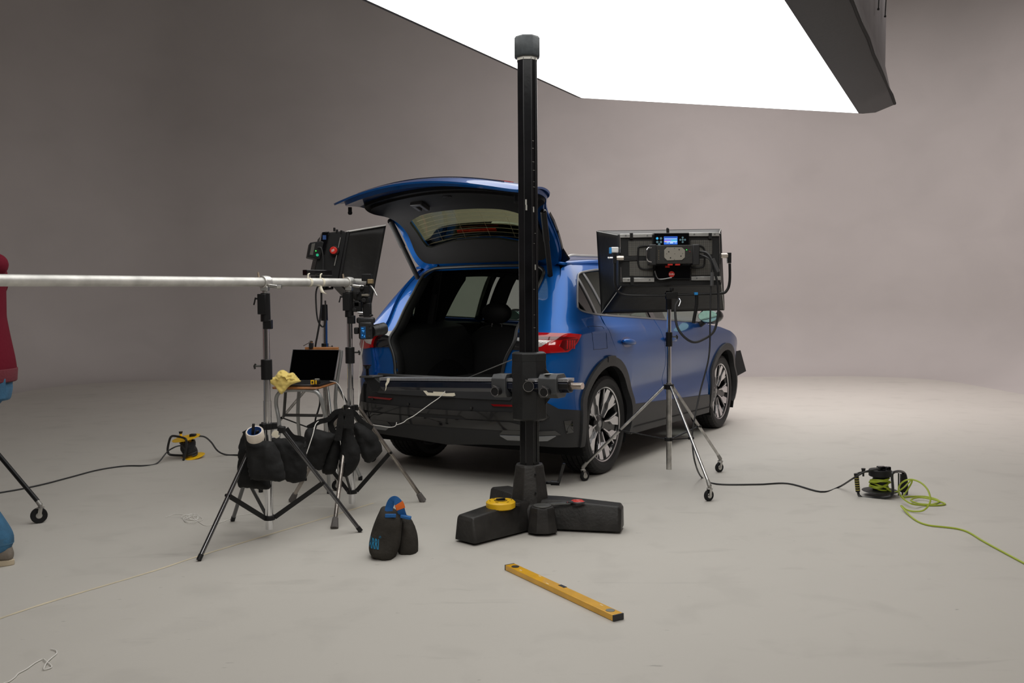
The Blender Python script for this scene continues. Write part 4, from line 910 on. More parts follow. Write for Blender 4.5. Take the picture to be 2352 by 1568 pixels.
for r4 in ((1424, 537, 1498, 545), (1582, 534, 1652, 542), (1430, 638, 1503, 647), (1588, 635, 1656, 643)):
    mb = MB(); pbox(mb, *r4, YP+.012, .03); rl = mb.build('silver_rail', ALU, body_, bevel=.002)
    for fx in (.18, .85):
        x = r4[0]+(r4[2]-r4[0])*fx; q = at(x, (r4[1]+r4[3])/2, YP+.012); MB().cyl(q, q-V((0, .003, 0)), .006, seg=12).build('rail_screw', STL, rl)
for xx in (1447, 1628): mb = MB(); pbox(mb, xx, 535, xx+7, 548, YP+.005, .04); mb.build('velcro_strap', NYL, body_)
mb = MB(); pbox(mb, 1448, 636, 1456, 654, YP+.005, .03); mb.build('velcro_strap', NYL, body_)
for x in (1424, 1652): MB().tube([at(x, 540, YP+.02), at(x+2, 648, YP+.02)], .0035, 6).build('edge_rod', CHR, body_)
# ribs
mb = MB()
for k in range(3): mb.tube([at(1425, 592+k*3.2, YP+.022), at(1466, 590+k*3.2, YP+.022)], .004, 6)
mb.tube(ppath([(1500, 565, YP+.02), (1470, 566, YP+.02), (1466, 575, YP+.02), (1466, 605, YP+.02), (1474, 617, YP+.02), (1500, 618, YP+.02)], 4), .006, 8); mb.tube(ppath([(1600, 563, YP+.02), (1612, 566, YP+.02), (1618, 575, YP+.02), (1618, 605, YP+.02), (1610, 614, YP+.02), (1585, 615, YP+.02)], 4), .006, 8)
mb.build('housing_rib', BLKP, body_)
mb = MB(); pbox(mb, 1502, 535, 1583, 562, YP-.01, .05); ctl = mb.build('control_box', BLKG, root, bevel=.003)
mb = MB(); pbox(mb, 1525, 543, 1556, 561, YP-.0115, .003); scr = mb.build('screen', emis('screen_blue', (.03, .16, .75), 1.0), ctl)
for (x0, y0, x1, y1, col, st_) in ((1526, 544, 1555, 546.3, (.02, .07, .40), .9), (1526, 547.6, 1555, 549, (.5, .8, 1), .9), (1526, 550.5, 1541, 552.5, (.35, .2, .9), 1), (1541, 550.5, 1555, 552.5, (.1, .65, .7), 1), (1526, 553.8, 1532, 555.8, (1, .6, .3), 1), (1532, 553.8, 1555, 555.8, (.55, .8, 1), 1.1), (1531, 557.2, 1536, 558.4, (.5, .75, 1), .8), (1539, 556.9, 1546, 558.6, (.7, .9, 1), 1), (1550, 557.2, 1554, 558.4, (.5, .75, 1), .8)):
    mb = MB(); pbox(mb, x0, y0, x1, y1, YP-.0125, .001); mb.build('screen_bar', emis('bar_%d_%d' % (x0*10, y0*10), col, st_), scr)
for i, (x, y) in enumerate(((1509.5, 547.3), (1518, 547.3), (1509.8, 555.5), (1518, 555.5), (1514, 561))):
    q = at(x, y, YP-.011); MB().cyl(q, q-V((0, .002, 0)), .0085, seg=16).build('button', emis('button_glow_%d' % (i == 0), (.05, .5, .9) if i == 0 else (.15, .28, .32), .8 if i == 0 else .45), ctl)
for dx, dy in ((0, 0), (5.4, 0), (-5.4, 0), (0, 5.2), (0, -5.2)):
    q = at(1568+dx, 550.5+dy, YP-.011); MB().cyl(q, q-V((0, .002, 0)), .0068, seg=12).build('button', emis('button_glow_0', (.15, .28, .32), .45), ctl)
mb = MB(); pbox(mb, 1505, 608, 1586, 640, YP+.0, .05); box2 = mb.build('lower_box', BLKG, root, bevel=.003)
mb = MB(); q = at(1542.5, 629.5, YP-.001); mb.cyl(q, q-V((0, .002, 0)), .0205, seg=28); lg = mb.build('red_logo_disc', RED, box2)
for k, (x, w_) in enumerate(((1538, 1.6), (1541, 2), (1544.5, 2), (1548, 1.6))):
    mb = MB(); pbox(mb, x-w_/2, 627.5+(k % 2)*.8, x+w_/2, 631, YP-.004, .001); mb.build('logo_letter', WHT, lg)
mb = MB(); pbox(mb, 1528, 610, 1538, 614.5, YP-.003, .004); mb.build('red_label', RED, box2)
MB().tube(ppath([(1504, 622, YP-.01), (1510, 638, YP-.01), (1520, 641, YP-.012), (1543, 637, YP-.02)], 5), .004, 8).build('grey_handle', STL, box2)
# power supply carried in front of the panel
mb = MB(); pbox(mb, 1497, 563, 1594, 605, YP-.09, .075); ps = mb.build('power_supply', mat('supply_dark', (.018, .017, .015), .5, bump=.3, bscale=70), root, bevel=.004)
for x0, x1 in ((1491, 1508), (1591, 1607)): mb = MB(); pbox(mb, x0, 561, x1, 608, YP-.10, .09); mb.build('end_cheek', mat('cheek_black', (.012, .012, .013), .5), ps, bevel=.006)
pl_ = [at(x, y, YP-.0915) for x, y in ((1532, 568), (1566, 568), (1573, 574), (1573, 591), (1566, 597), (1532, 598), (1525.5, 591), (1525.5, 574))]
mb = MB(); n = 8; mb.add(pl_+[p-V((0, .004, 0)) for p in pl_], [list(range(n)), [2*n-1-i for i in range(n)]]+[(i, (i+1) % n, n+(i+1) % n, n+i) for i in range(n)]); pp = mb.build('beige_plate', mat('beige_metal', (.30, .28, .24), .5, .3), ps, bevel=.001)
for x, y in ((1531, 582.5), (1568, 582), (1550, 582.5), (1536, 578), (1564, 588), (1540, 592), (1560, 573), (1549, 570), (1549, 596)):
    q = at(x, y, YP-.096); MB().cyl(q, q-V((0, .0008, 0)), .0042 if 1533 < x < 1565 and abs(x-1550) > 4 else .0022, seg=8).build('plate_hole', mat('hole_black', (.002,)*3, .9), pp)
q = at(1577, 573.5, YP-.0915); MB().cyl(q, q-V((0, .002, 0)), .003, seg=8).build('green_led', emis('green_led', (.05, 1, .1), 2), ps)
q = at(1584, 577.5, YP-.0915); MB().cyl(q, q-V((0, .002, 0)), .006, seg=8).build('power_switch', mat('switch_red', (.12, .02, .02), .5), ps)
for k in range(6): q = at(1513, 575+k*4, YP-.0915); MB().box(q, (.005, .001, .003)).build('supply_mark', mat('mark_gold', (.28, .22, .12), .6), ps)
MB().tube(ppath([(1500, 568, YP-.09), (1487, 572, YP-.11), (1487, 597, YP-.11), (1500, 602, YP-.09)], 5), .005, 8).build('carry_handle', CHR, ps)
mb = MB(); q = at(1556, 569, YP-.08)
for x0 in (1534, 1551): 
    mb = MB(); pbox(mb, x0, 605.5, x0+11, 609, YP-.085, .02); mb.build('red_clip', RED, ps)
# yoke
YY = YP-.02
mb = MB(); mb.tube(ppath([(1412, 600, YY), (1412, 622, YY), (1413, 655, YY), (1421, 671, YY), (1440, 678, YY), (1490, 679, YY), (1543, 678, YY), (1600, 676, YY), (1655, 674, YY), (1670, 666, YY), (1676, 645, YY), (1676, 605, YY)], 5), .0095, 12); yk = mb.build('yoke', BLK, root)
for x0, x1, xs in ((1408, 1416, 1), (1671, 1680, -1)):
    mb = MB(); pbox(mb, x0, 580, x1, 604, YY-.012, .03); mb.build('yoke_block', BLK, yk, bevel=.002)
    a, b_ = at(x1 if xs > 0 else x0, 592.5 if xs > 0 else 587, YY), at(1432 if xs > 0 else 1656, 592.5 if xs > 0 else 587, YY); mb = MB(); mb.cyl(a, b_, .017, seg=18); mb.build('tilt_spigot', mat('spigot', (.60, .54, .48), .3, .9), yk)
mb = MB(); pbox(mb, 1404, 567, 1421, 580, YY-.02, .03); mb.build('tilt_lever', WHT, yk, bevel=.006); mb = MB(); pbox(mb, 1400, 568, 1405, 582, YY-.022, .034); mb.build('blue_lever_edge', mat('arri_blue', (.02, .25, .62), .4), yk, bevel=.002)
mb = MB(); a = at(1398, 592, YY); mb.cyl(a, at(1410, 592, YY), .006, seg=8); mb.ball(a, .009, 8); mb.build('tilt_screw', CHR, yk)
mb = MB(); pbox(mb, 1530, 671, 1557, 686, YY-.022, .05); mb.cyl(at(1543, 668, YY), at(1543, 661, YY), .014, seg=14); mb.build('spigot_block', BLK, yk, bevel=.003)
mb = MB(); pbox(mb, 1595, 671, 1603, 677, YY-.013, .026); mb.build('blue_tape', mat('arri_blue', (.02, .25, .62), .4), yk)
MB().tube(ppath([(1560, 685, YY-.02), (1563, 692, YY-.03), (1559, 703, YY-.035)], 4), .0035, 6).build('locking_lever', CHR, yk)
mb = MB(); mb.tube(ppath([(1600, 677, YY), (1600, 700, YY+.01), (1595, 728, YY+.02), (1593, 742, YY+.02)], 4), .012, 8); mb.build('hanging_strap', NYL, yk)
mb = MB(); mb.cyl(at(1534, 535, YP+.04), at(1533.5, 525, YP+.04), .010, seg=10); mb.ball(at(1533, 525, YP+.04), .008, 8); mb.build('top_knob', BLKP, root)

CAB = mat('cable_black', (.014, .014, .015), .5)
o = MB().tube(ppath([(1606, 578, YP-.06), (1622, 580, YP-.08), (1634, 594, YP-.10), (1640, 620, YP-.10), (1648, 650, YP-.09), (1650, 680, YP-.08), (1650, 715, YP-.08), (1640, 760, YP-.08), (1612, 781, YP-.09), (1590, 785, YP-.09), (1568, 770, YP-.09), (1554, 745, YP-.08), (1551, 705, YP-.06), (1560, 688, YP-.05)], 6), .0085, 8).build('power_lead', CAB, None)
tag(o, 'thick black lead looped below the LED panel on the chrome stand', 'cable')
def cable(name, pts3, r, m, label, cat='cable', seg=8):
    o = MB().tube(pts3, r, seg).build(name, m, None); tag(o, label, cat); return o
RX, RY = 2.36, 5.92
down = ppath([(1606, 585, YP-.07), (1622, 590, YP-.12), (1634, 605, YP-.13), (1633, 650, YP-.12), (1631, 740, YP-.12), (1628, 820, YP-.13), (1608, 900, YP-.15), (1593, 975, YP-.2), (1590, 1010, YP-.22), (1596, 1060, YP-.3)], 5)
flo = gpath([(1612, 1098), (1645, 1113), (1740, 1114), (1810, 1112), (1885, 1131), (1925, 1121)], .006)
up_ = [at(1960, 1098, 5.93), at(1985, 1084, 5.90), at(2005, 1079, 5.90), at(2018, 1077, 5.90)]
cable('power_cable', crom(down[::5] + flo[::6] + up_, 6), .0058, CAB, 'long black power cable running from the LED panel to the black cable reel')
for pts in (((1637, 594), (1650, 624)), ((1636, 625), (1635, 656))):
    mb = MB(); mb.tube([at(*pts[0], YP-.15), at(*pts[1], YP-.15)], .012, 8); o = mb.build('cable_connector', mat('connector_grey', (.06, .06, .062), .5), None)
    tag(o, 'grey cable connector hanging beside the LED panel, %s of the pair' % ('tilted one' if pts[0][0] == 1637 else 'upright one'), 'connector', 'connectors on the panel leads')

# ------------------------------------------------------------------ left LED panel, seen from its side
st_l = stand('light_stand', 'chrome caster light stand half hidden behind the laptop stool', (-1.40, 6.92), [G(855, 1060), (-2.02, 7.12, 0), (-1.20, 6.26, 0)], .765, .30, .44, BLK, CHRW, .0105,
      [(.09, .78, .0195, CHRW), (.77, 1.05, .0155, CHR), (1.0, 1.19, .0145, CHR)], [(.885, .975, .026, 1)], True, rc=.036, brace_w=.014)
c = V((-1.40, 6.92, 0)); MB().cyl(c+V((0,0,1.145)), c+V((0,0,1.265)), .026, .023, 18).build('top_receiver', BLK, st_l)
MB().tube([c+V((.017, -.015, .80)), c+V((.018, -.015, 1.15))], .006, 6).build('blue_hose', mat('arri_blue_dark', (.01, .08, .30), .4), st_l)
root = thing('led_panel_light', c+V((0, 0, 1.265)), 'LED panel light seen edge on, red round badge, softbox towards the raised tailgate', 'studio light')
YN = 6.62; wdir = V((-.26, .965, 0)).normalized()*.66
def ext(mb, px, Y, dvec, mi=0):
    P = [at(x, y, Y) for x, y in px]; n = len(P); return mb.add(P+[p+dvec for p in P], [list(range(n)), [2*n-1-i for i in range(n)]]+[(i, (i+1) % n, n+(i+1) % n, n+i) for i in range(n)], mi)
near_r = [at(887, 517, YN), at(849, 722, YN)]; near_i = [at(797, 532, YN), at(772, 645, YN)]
Q = [near_i[0], near_r[0], near_r[1], near_i[1]]; Qf = [p + wdir*(1.0 if k in (0, 3) else 1.25) for k, p in enumerate(Q)]
mb = MB()
for a, b_, c_, d_ in ((Q[0], Q[1], Q[2], Q[3]), (Qf[1], Qf[0], Qf[3], Qf[2]), (Qf[0], Qf[1], Q[1], Q[0]), (Q[3], Q[2], Qf[2], Qf[3])):
    def fp(u, v, a=a, b_=b_, c_=c_, d_=d_):
        p = a.lerp(b_, u).lerp(d_.lerp(c_, u), v); n_ = (b_-a).cross(d_-a).normalized(); cc = sum(Q+Qf, V())/8; n_ = n_ if n_.dot(cc-p) > 0 else -n_
        return p + n_*.02*math.sin(PI*u)*math.sin(PI*v)
    mb.grid(fp, 10, 10)
hd2 = mb.build('softbox_hood', SBF, root, solid=.003, ang=60)
MB().tube([Q[0]-V((0,.01,0)), Q[1]-V((0,.01,0))], .0055, 6).build('white_piping', mat('piping_bright', (.8, .79, .75), .4), hd2)
mb = MB(); cc = (Q[1]+Q[2]+Qf[1]+Qf[2])/4; mb.add([cc.lerp(p, .97)-V((.012, .004, 0)) for p in (Q[1], Q[2], Qf[2], Qf[1])], [(0, 1, 2, 3)]); mb.build('light_diffuser', emis('led_diffuser_left', (1, .97, .93), LED_L*.45), root, smooth=False)
mb = MB(); ext(mb, [(742, 535), (790, 530), (797, 536), (776, 648), (726, 640), (722, 620)], YN-.005, wdir); hb_ = mb.build('panel_housing', BLKP, root, bevel=.006)
mb = MB(); ext(mb, [(797, 530), (803, 531), (782, 655), (775, 653)], YN-.015, wdir); mb.build('hood_frame', BLKP, hb_, bevel=.004)
mb = MB(); ext(mb, [(740, 533), (757, 531), (746, 583), (732, 580)], YN-.02, wdir*.3); cbx = mb.build('control_box', BLKG, root, bevel=.004)
mb = MB(); pbox(mb, 741, 540, 749, 550, YN-.022, .004); mb.build('screen', emis('screen_dim', (.02, .07, .22), .5), cbx)
mb = MB(); ext(mb, [(712, 557), (739, 553), (744, 556), (735, 596), (706, 590)], YN-.03, wdir*.35); psx = mb.build('power_supply', BLKP, root, bevel=.006)
mb = MB(); ext(mb, [(716, 560), (724, 558), (719, 586), (711, 585)], YN-.034, wdir*.02); mb.build('beige_plate', mat('plate_dim', (.10, .095, .085), .4), psx, bevel=.002)
q = at(729, 585.5, YN-.035); MB().cyl(q, q-V((0, .003, 0)), .010, seg=12).build('green_led', emis('green_led2', (.02, .5, .25), .7), psx)
q = at(725.5, 576, YN-.035); MB().cyl(q, q-V((0, .002, 0)), .004, seg=8).build('green_led', emis('green_led', (.05, 1, .1), 2), psx)
MB().tube(ppath([(730, 568, YN-.04), (738, 570, YN-.045), (742, 590, YN-.045), (742, 622, YN-.04)], 5), .006, 8).build('supply_lead', CAB, root)
q = at(767.5, 575, YN-.04); MB().cyl(q, q-V((.004, .02, 0)), .026, seg=24).build('red_badge', RED, root, bevel=.003)
for k in (-1, 0, 1): MB().box(q-V((.004, .021, -.006*k)), (.024, .002, .0025), Matrix.Rotation(R(-20), 3, 'Y')).build('badge_stripe', WHT, root)
MB().cyl(q+V((.0, .03, 0)), q, .034, seg=24).build('tilt_knob', BLKP, root, bevel=.003)
MB().tube([at(782, 545, YN-.02), at(768, 610, YN-.02)], .0035, 6).build('edge_rod', ALU, root)
mb = MB()
for x, y in ((768, 527), (774, 531), (784, 533)): mb.cyl(at(x, y+4, YN), at(x, y-4, YN), .008, seg=8)
mb.build('latch_cluster', BLK, root)
MB().cyl(at(768, 530, YN), at(767.5, 522, YN), .004, seg=6).build('top_pin', CHR, root)
mb = MB(); ya = at(745, 655, 6.85); mb.tube([at(752, 600, 6.75), at(748, 640, 6.78), at(745, 664, 6.9), ya+V((0, .30, -.02)), at(752, 600, 6.75)+V((-.1, .62, 0))], .010, 8); mb.build('yoke', BLK, root)
mb = MB(); pbox(mb, 737, 652, 752, 665, 6.88, .06); mb.build('spigot_block', BLK, root, bevel=.003)
cable('power_lead', ppath([(742, 640, 6.62), (727, 665, 6.70), (726, 700, 6.74), (730, 735, 6.76), (740, 750, 6.78), (747, 742, 6.78), (748, 715, 6.78), (747, 690, 6.78)], 6), .006, CAB, 'black lead looped below the edge on LED panel')
cable('power_cable', crom(ppath([(738, 668, 6.72), (738, 700, 6.74), (734, 740, 6.76), (728, 775, 6.8), (724, 800, 6.85), (722, 860, 6.9), (735, 920, 6.8), (725, 960, 6.8), (724, 985, 6.8)], 2) + [G(700, 1045)+V((0,0,.007)), G(600, 1052)+V((0,0,.007)), G(549, 1047)+V((0,0,.007)), G(520, 1046)+V((0,0,.007)), at(500, 1035, 7.66), at(485, 1015, 7.65), at(470, 1003, 7.64), at(452, 1001, 7.62)], 6), .007, CAB, 'black power cable from the yellow reel past the stool to the edge on LED panel')

# ------------------------------------------------------------------ pipe carried by two tripods
fA = [G(458, 1288), G(827, 1222), G(535, 1197)]; cA = (-1.335, 5.02)
st_a = stand('tripod_stand', 'black and chrome tripod stand nearest the camera, carrying the pale pipe', cA, fA, .612, .108, .46, BLK, mat('leg_dark_chrome', (.16, .16, .165), .22, .9), .0115,
      [(.045, .75, .0215, CHR), (.74, 1.30, .0185, CHR)], [(.865, .975, .030, -1)], cat='tripod stand', brace_w=.026, hub_out=.06)
fB = [G(972, 1152), G(768, 1214), G(670, 1152)]; cB = (-1.0, 5.70)
st_b = stand('tripod_stand', 'chrome tripod stand with rusty leg and grey boots holding the end of the pale pipe', cB, fB, .630, .108, .52, BLK, mat('leg_worn', (.34, .31, .28), .3, .9, bump=.3, bscale=90, var=.5, vscale=9), .0125,
      [(.035, .75, .0205, CHR), (.74, 1.32, .0175, CHR)], [(.905, 1.005, .0285, 1)], boot=True, cat='tripod stand', brace_w=.026, hub_out=.05)
for r_, (x, y), zt in ((st_a, cA, 1.335), (st_b, cB, 1.345)):
    c = V((x, y, 0)); mb = MB(); mb.cyl(c+V((0,0,zt-.155)), c+V((0,0,zt)), .027, .025, 16); rc_ = mb.build('top_receiver', BLK, r_, bevel=.003)
    MB().box(c+V((-.012, -.02, zt-.06)), (.045, .03, .11)).build('receiver_plate', BLK, rc_, bevel=.003)
    MB().box(c+V((.012, 0, zt-.17)), (.045, .04, .05)).build('receiver_clamp', BLK, rc_, bevel=.003)
    mb = MB(); q = c+V((-.030, -.01, zt-.03)); mb.cyl(q, q+V((-.02, 0, 0)), .005, seg=8); mb.tube([q+V((-.02, 0, .006)), q+V((-.026, 0, -.02)), q+V((-.03, 0, -.034))], .004, 6); mb.build('t_lever', BLK, rc_)
p1, p2 = V((cA[0], cA[1], 1.395)), V((cB[0], cB[1], 1.403)); dd = (p2-p1).normalized(); pend = p2 + dd*.17; pst = p1 - dd*2.15
PIPE = mat('pipe_aluminium', (.58, .57, .54), .45, .55, bump=.1, bscale=40, var=.18, vscale=12)
root = thing('scaffold_pipe', pst, 'long pale aluminium pipe lying across the tops of the tripod stands', 'pipe')
mb = MB(); n = 20; prof = [V((math.cos(2*PI*k/24), math.sin(2*PI*k/24))) for k in range(24)]
mb.tube([pst, pend], .0245, 28, caps=False); mb.tube([pst, pend], .0210, 28, caps=False); mb.build('tube', PIPE, root)
mb = MB()
Mp = lambda p: Matrix.Translation(p) @ dd.to_track_quat('Z', 'Y').to_matrix().to_4x4()
for q in (pend, pst): mb.lathe([(.0210, 0), (.0245, 0), (.0245, .001), (.021, .001)], Mp(q), 28, closed=True)
mb.build('pipe_rim', PIPE, root)
for q, nm in ((p1, 'near'), (p2, 'far')):
    root = thing('pipe_clamp', q, 'silver pipe clamp with wing bolt on the %s' % ('tripod nearest the camera' if nm == 'near' else 'pipe end by the hanging camera'), 'clamp', group='clamps holding the pipe')
    mb = MB(); mb.lathe([(.0250, -.026), (.033, -.026), (.035, .0), (.033, .026), (.0250, .026)], Mp(q), 24, closed=True); jaw = mb.build('jaw', mat('clamp_cast', (.62, .61, .58), .38, .85, bump=.5, bscale=60), root, bevel=.002)
    s2 = V((dd.y, -dd.x, 0))
    mb = MB(); mb.box(q-V((0,0,.036)), (.04, .05, .024)); mb.cyl(q-V((0,0,.045)), q-V((0,0,.065)), .016); mb.build('saddle', ALU, root, bevel=.003)
    mb = MB(); mb.cyl(q+s2*.028-V((0,0,.02)), q+s2*.05+V((.03,0,-.026)), .010, seg=12); mb.cyl(q+s2*.05+V((.028,0,-.026)), q+s2*.05+V((.05,0,-.026)), .013, seg=8); mb.build('swing_bolt', CHRW, root)
    mb = MB(); b0 = q+V((-.03, -.01, .022)); mb.cyl(b0, b0+V((-.004, 0, .030)), .0055, seg=8); mb.build('wing_screw', mat('screw_brass', (.45, .36, .27), .4, .7), root)
# flat black battery plate taped on the pipe
rb = at(752, 619, 5.48)
root = thing('tape_strip', rb, 'cream masking tape tied round the pipe beside the edge on LED panel', 'tape')
for k, (x, ) in enumerate(((709,), (738,))):
    q = min((p1+(p2-p1)*t/100 for t in range(101)), key=lambda p: abs(1176+FPX*(CAM.inverted()@p).x/-(CAM.inverted()@p).z-x))
    mb = MB(); mb.lathe([(.0252, -.010), (.0262, -.010), (.0262, .010), (.0252, .010)], Mp(q), 24, closed=True); wr = mb.build('wrap', TAPE, root)
    mb = MB(); mb.tube([q+V((.0, -.02, .02)), q+V((0, -.012, .045)), q+V((.0, .02, .05))], .004, 6)
    if k: mb.add([q+V((-.012, -.027, -.02)), q+V((.008, -.027, -.02)), q+V((.022, -.035, -.055)), q+V((.05, -.04, -.075)), q+V((.045, -.04, -.072)), q+V((.004, -.035, -.060))], [(0, 1, 2, 5), (2, 3, 4, 5)])
    mb.build('tape_tail', TAPE, wr, solid=.001)
mb = MB(); q0, q1 = at(698, 625.5, 5.36), at(757, 626.5, 5.55); mb.bar(q0+V((0, .02, 0)), q1+V((0, .02, 0)), .035, .032); o = mb.build('battery_box', BLKG, None, bevel=.003)
tag(o, 'flat black battery box taped behind the pale pipe', 'battery')
# ------------------------------------------------------------------ the hanging photo camera
ce = pend + V((.02, 0, 0))
root = thing('photo_camera', ce, 'black photo camera with lens hanging from the pipe end, facing the open boot', 'camera')
YC = 5.72
mb = MB(); pbox(mb, 830, 629, 852, 645, YC-.04, .08); mb.cyl(pend-dd*.02, pend+dd*.035, .034, seg=20); cl = mb.build('pipe_grip', BLK, root, bevel=.003)
mb = MB(); pbox(mb, 844, 641, 856, 651, YC-.05, .05); mb.build('brass_block', mat('brass_old', (.35, .26, .14), .45, .7), cl, bevel=.002)
MB().tube(ppath([(851, 655, YC-.04), (858, 665, YC-.06), (865, 679, YC-.07)], 4), .0045, 6).build('clamp_lever', ALU, cl)
for i, (x0, y0, x1, y1, th, nm) in enumerate(((826, 655, 848, 672, .06, 'head_body'), (812, 690, 826, 705, .05, 'side_knob'), (828, 682, 848, 695, .07, 'head_body'), (833, 695, 851, 728, .06, 'ball_mount'), (824, 722, 853, 727, .08, 'quick_plate'), (818, 668, 838, 690, .04, 'tilt_arm'), (806, 693, 830, 716, .035, 'tilt_arm'))):
    mb = MB(); pbox(mb, x0, y0, x1, y1, YC-.03, th); mb.build(nm, BLK, root, bevel=.006)
for x, y, r_ in ((832, 660, .012), (836, 689, .014), (822, 672, .010), (815, 711, .013)):
    q = at(x, y, YC-.04); MB().cyl(q, q-V((0, .02, 0)), r_, seg=14).build('knob', BLKP, root, bevel=.002)
mb = MB(); pbox(mb, 830, 675, 846, 680, YC-.05, .05); mb.build('level_plate', mat('plate_beige', (.25, .23, .19), .4, .6), root, bevel=.002)
mb = MB(); pbox(mb, 833, 687, 838, 694, YC-.032, .01); mb.build('white_label', WHT, root)
mb = MB(); pbox(mb, 823, 739, 855, 779, YC-.04, .075); pbox(mb, 818, 729, 859, 742, YC-.035, .06); cb = mb.build('camera_body', mat('camera_black', (.009, .009, .010), .4, bump=.4, bscale=200), root, bevel=.010)
mb = MB(); pbox(mb, 828, 750, 840, 777, YC-.0425, .004); sc_ = mb.build('rear_screen', mat('screen_dark', (.005, .01, .02), .1, emit=(.01, .06, .16), es=.6), cb, bevel=.001)
for k, (x, y, w_, h_) in enumerate(((830, 753, 5, 2), (831, 758, 6, 2), (833, 761, 3, 1.5), (831, 768, 2.5, 3), (836, 770, 2, 4))): mb = MB(); pbox(mb, x, y, x+w_, y+h_, YC-.0435, .001); mb.build('screen_readout', emis('readout_blue', (.05, .35, .9), .7), sc_)
mb = MB(); pbox(mb, 812.5, 752, 823, 767, YC-.03, .04); mb.build('eyecup', BLKP, cb, bevel=.006)
mb = MB(); l0, l1 = at(853, 760, YC), at(882, 754, YC+.08); dl = (l1-l0).normalized(); Ml2 = Matrix.Translation(l0) @ dl.to_track_quat('Z', 'Y').to_matrix().to_4x4(); LL2 = (l1-l0).length
prof = [(0, 0), (.036, 0)]
for k in range(14): prof += [(.036+.001*(k > 6), LL2*(.1+k*.05)), (.0345+.001*(k > 6), LL2*(.1+k*.05+.02))]
prof += [(.038, LL2*.86), (.038, LL2), (.033, LL2), (.030, LL2*.93), (0, LL2*.90)]
mb.lathe(prof, Ml2, 32); mb.build('lens', mat('lens_black', (.016, .016, .016), .4), cb, ang=25)
mb = MB(); mb.lathe([(0, LL2*.92), (.029, LL2*.925)], Ml2, 24); mb.build('lens_glass', GLB, cb)
for x, y in ((850, 745), (851, 754), (849, 772)): q = at(x, y, YC-.042); MB().cyl(q, q-V((0, .006, 0)), .007, seg=10).build('dial', mat('dial_grey', (.03, .03, .03), .35), cb)
cable('tether_cord', ppath([(835, 780, 5.72), (833, 800, 5.74), (828, 830, 5.78), (825, 862, 5.80), (824, 900, 5.80), (823, 935, 5.74), (812, 955, 5.66), (795, 948, 5.6), (760, 957, 5.5), (728, 970, 5.45), (718, 1000, 5.35), (703, 1045, 5.3)], 6), .0026, WIRE, 'thin white cord hanging from the photo camera to the sandbags')
cable('white_lead', ppath([(758, 875, 6.2), (772, 878, 6.1), (783, 892, 6.0), (789, 910, 5.9), (793, 928, 5.8)], 5), .0025, WIRE, 'thin white cord leaving the right side of the laptop')

# ------------------------------------------------------------------ stool with laptop
FR, FLc = V((-1.250, 5.95, 0)), V((-1.575, 5.99, 0)); BR = FR+V((.045, .44, 0)); BL = FLc+V((.045, .44, 0)); SZ = .755
WOOD = mat('plywood', (.42, .17, .055), .4, coat=.2, var=.2, vscale=18)
root = thing('stool_chair', (FR+BL)/2, 'tall school style chair, grey tube frame, plywood seat, used as laptop table', 'chair')
FRM = mat('frame_grey_tube', (.36, .365, .36), .35, .5, var=.1, vscale=10)
mb = MB(); cor = [FLc, FR, BR, BL]; rp_ = []
cen = sum(cor, V())/4
for i in range(4):
    a, b_, c_ = cor[i-1], cor[i], cor[(i+1) % 4]
    for t in (0, .5, 1):
        p = b_ + (a-b_).normalized()*.045*(1-t) + (c_-b_).normalized()*.045*t + (cen-b_).normalized()*.0
        if t == .5: p = b_ + (a-b_).normalized()*.013 + (c_-b_).normalized()*.013
        rp_.append(p)
mb.loft([[p+V((0,0,SZ-.034)) for p in rp_], [p+V((0,0,SZ-.022)) for p in rp_]]); mb.build('seat', WOOD, root, bevel=.004)
def drop(p, z): return V((p.x, p.y, z))
ffl, ffr = G(599, 1130), G(756, 1133); fbl, fbr = G(672, 1106), V((-1.10, 6.62, 0)); fbl = V((-1.50, 6.62, 0))
i1, i2 = FLc+V((.03, .02, 0)), FR+V((-.03, .02, 0))
a1_, a2_ = at(630, 905, 6.02), at(742, 920, 6.0)
mb = MB(); mb.tube(crom([V((ffl.x, ffl.y, .02)), at(640, 1000, 6.02), at(634, 925, 6.02), at(641, 902, 6.0), at(660, 896, 6.0), at(712, 896, 5.98), at(733, 906, 5.97), at(742, 935, 5.98), at(750, 985, 6.05), V((ffr.x, ffr.y, .02))], 6), .0125, 12); mb.build('front_leg_hoop', FRM, root)
for q in (ffl, ffr): MB().cyl(V((q.x, q.y, 0)), V((q.x, q.y, .03)), .015, seg=12).build('foot_cap', RUB, root)
for s_, ft_, x in ((0, fbl, -1.50), (1, fbr, -1.19)):
    tp = at(783 if s_ else 697, 808 if s_ else 812, 6.52); md = at(772 if s_ else 684, 948, 6.50)
    mb = MB(); mb.tube(crom([V((ft_.x, ft_.y, .02)), md, tp+V((0, 0, -.03)), tp], 6), .0125, 12); mb.build('back_leg', FRM, root); MB().cyl(V((ft_.x, ft_.y, 0)), V((ft_.x, ft_.y, .03)), .015, seg=12).build('foot_cap', RUB, root)
mb = MB(); mb.tube([at(652, 905, 6.1), at(700, 970, 6.3), ], .0125, 10)
mb = MB(); mb.tube([at(656, 898, 6.05), at(652, 955, 6.3)], .010, 10); mb.tube([at(654, 953, 6.15), at(741, 954, 6.15)], .010, 8); mb.build('cross_tube', mat('frame_dark', (.03, .03, .03), .5), root)
mb = MB(); pbox(mb, 700, 797, 778, 816, 6.51, .012); mb.build('backrest', WOOD, root, bevel=.004)
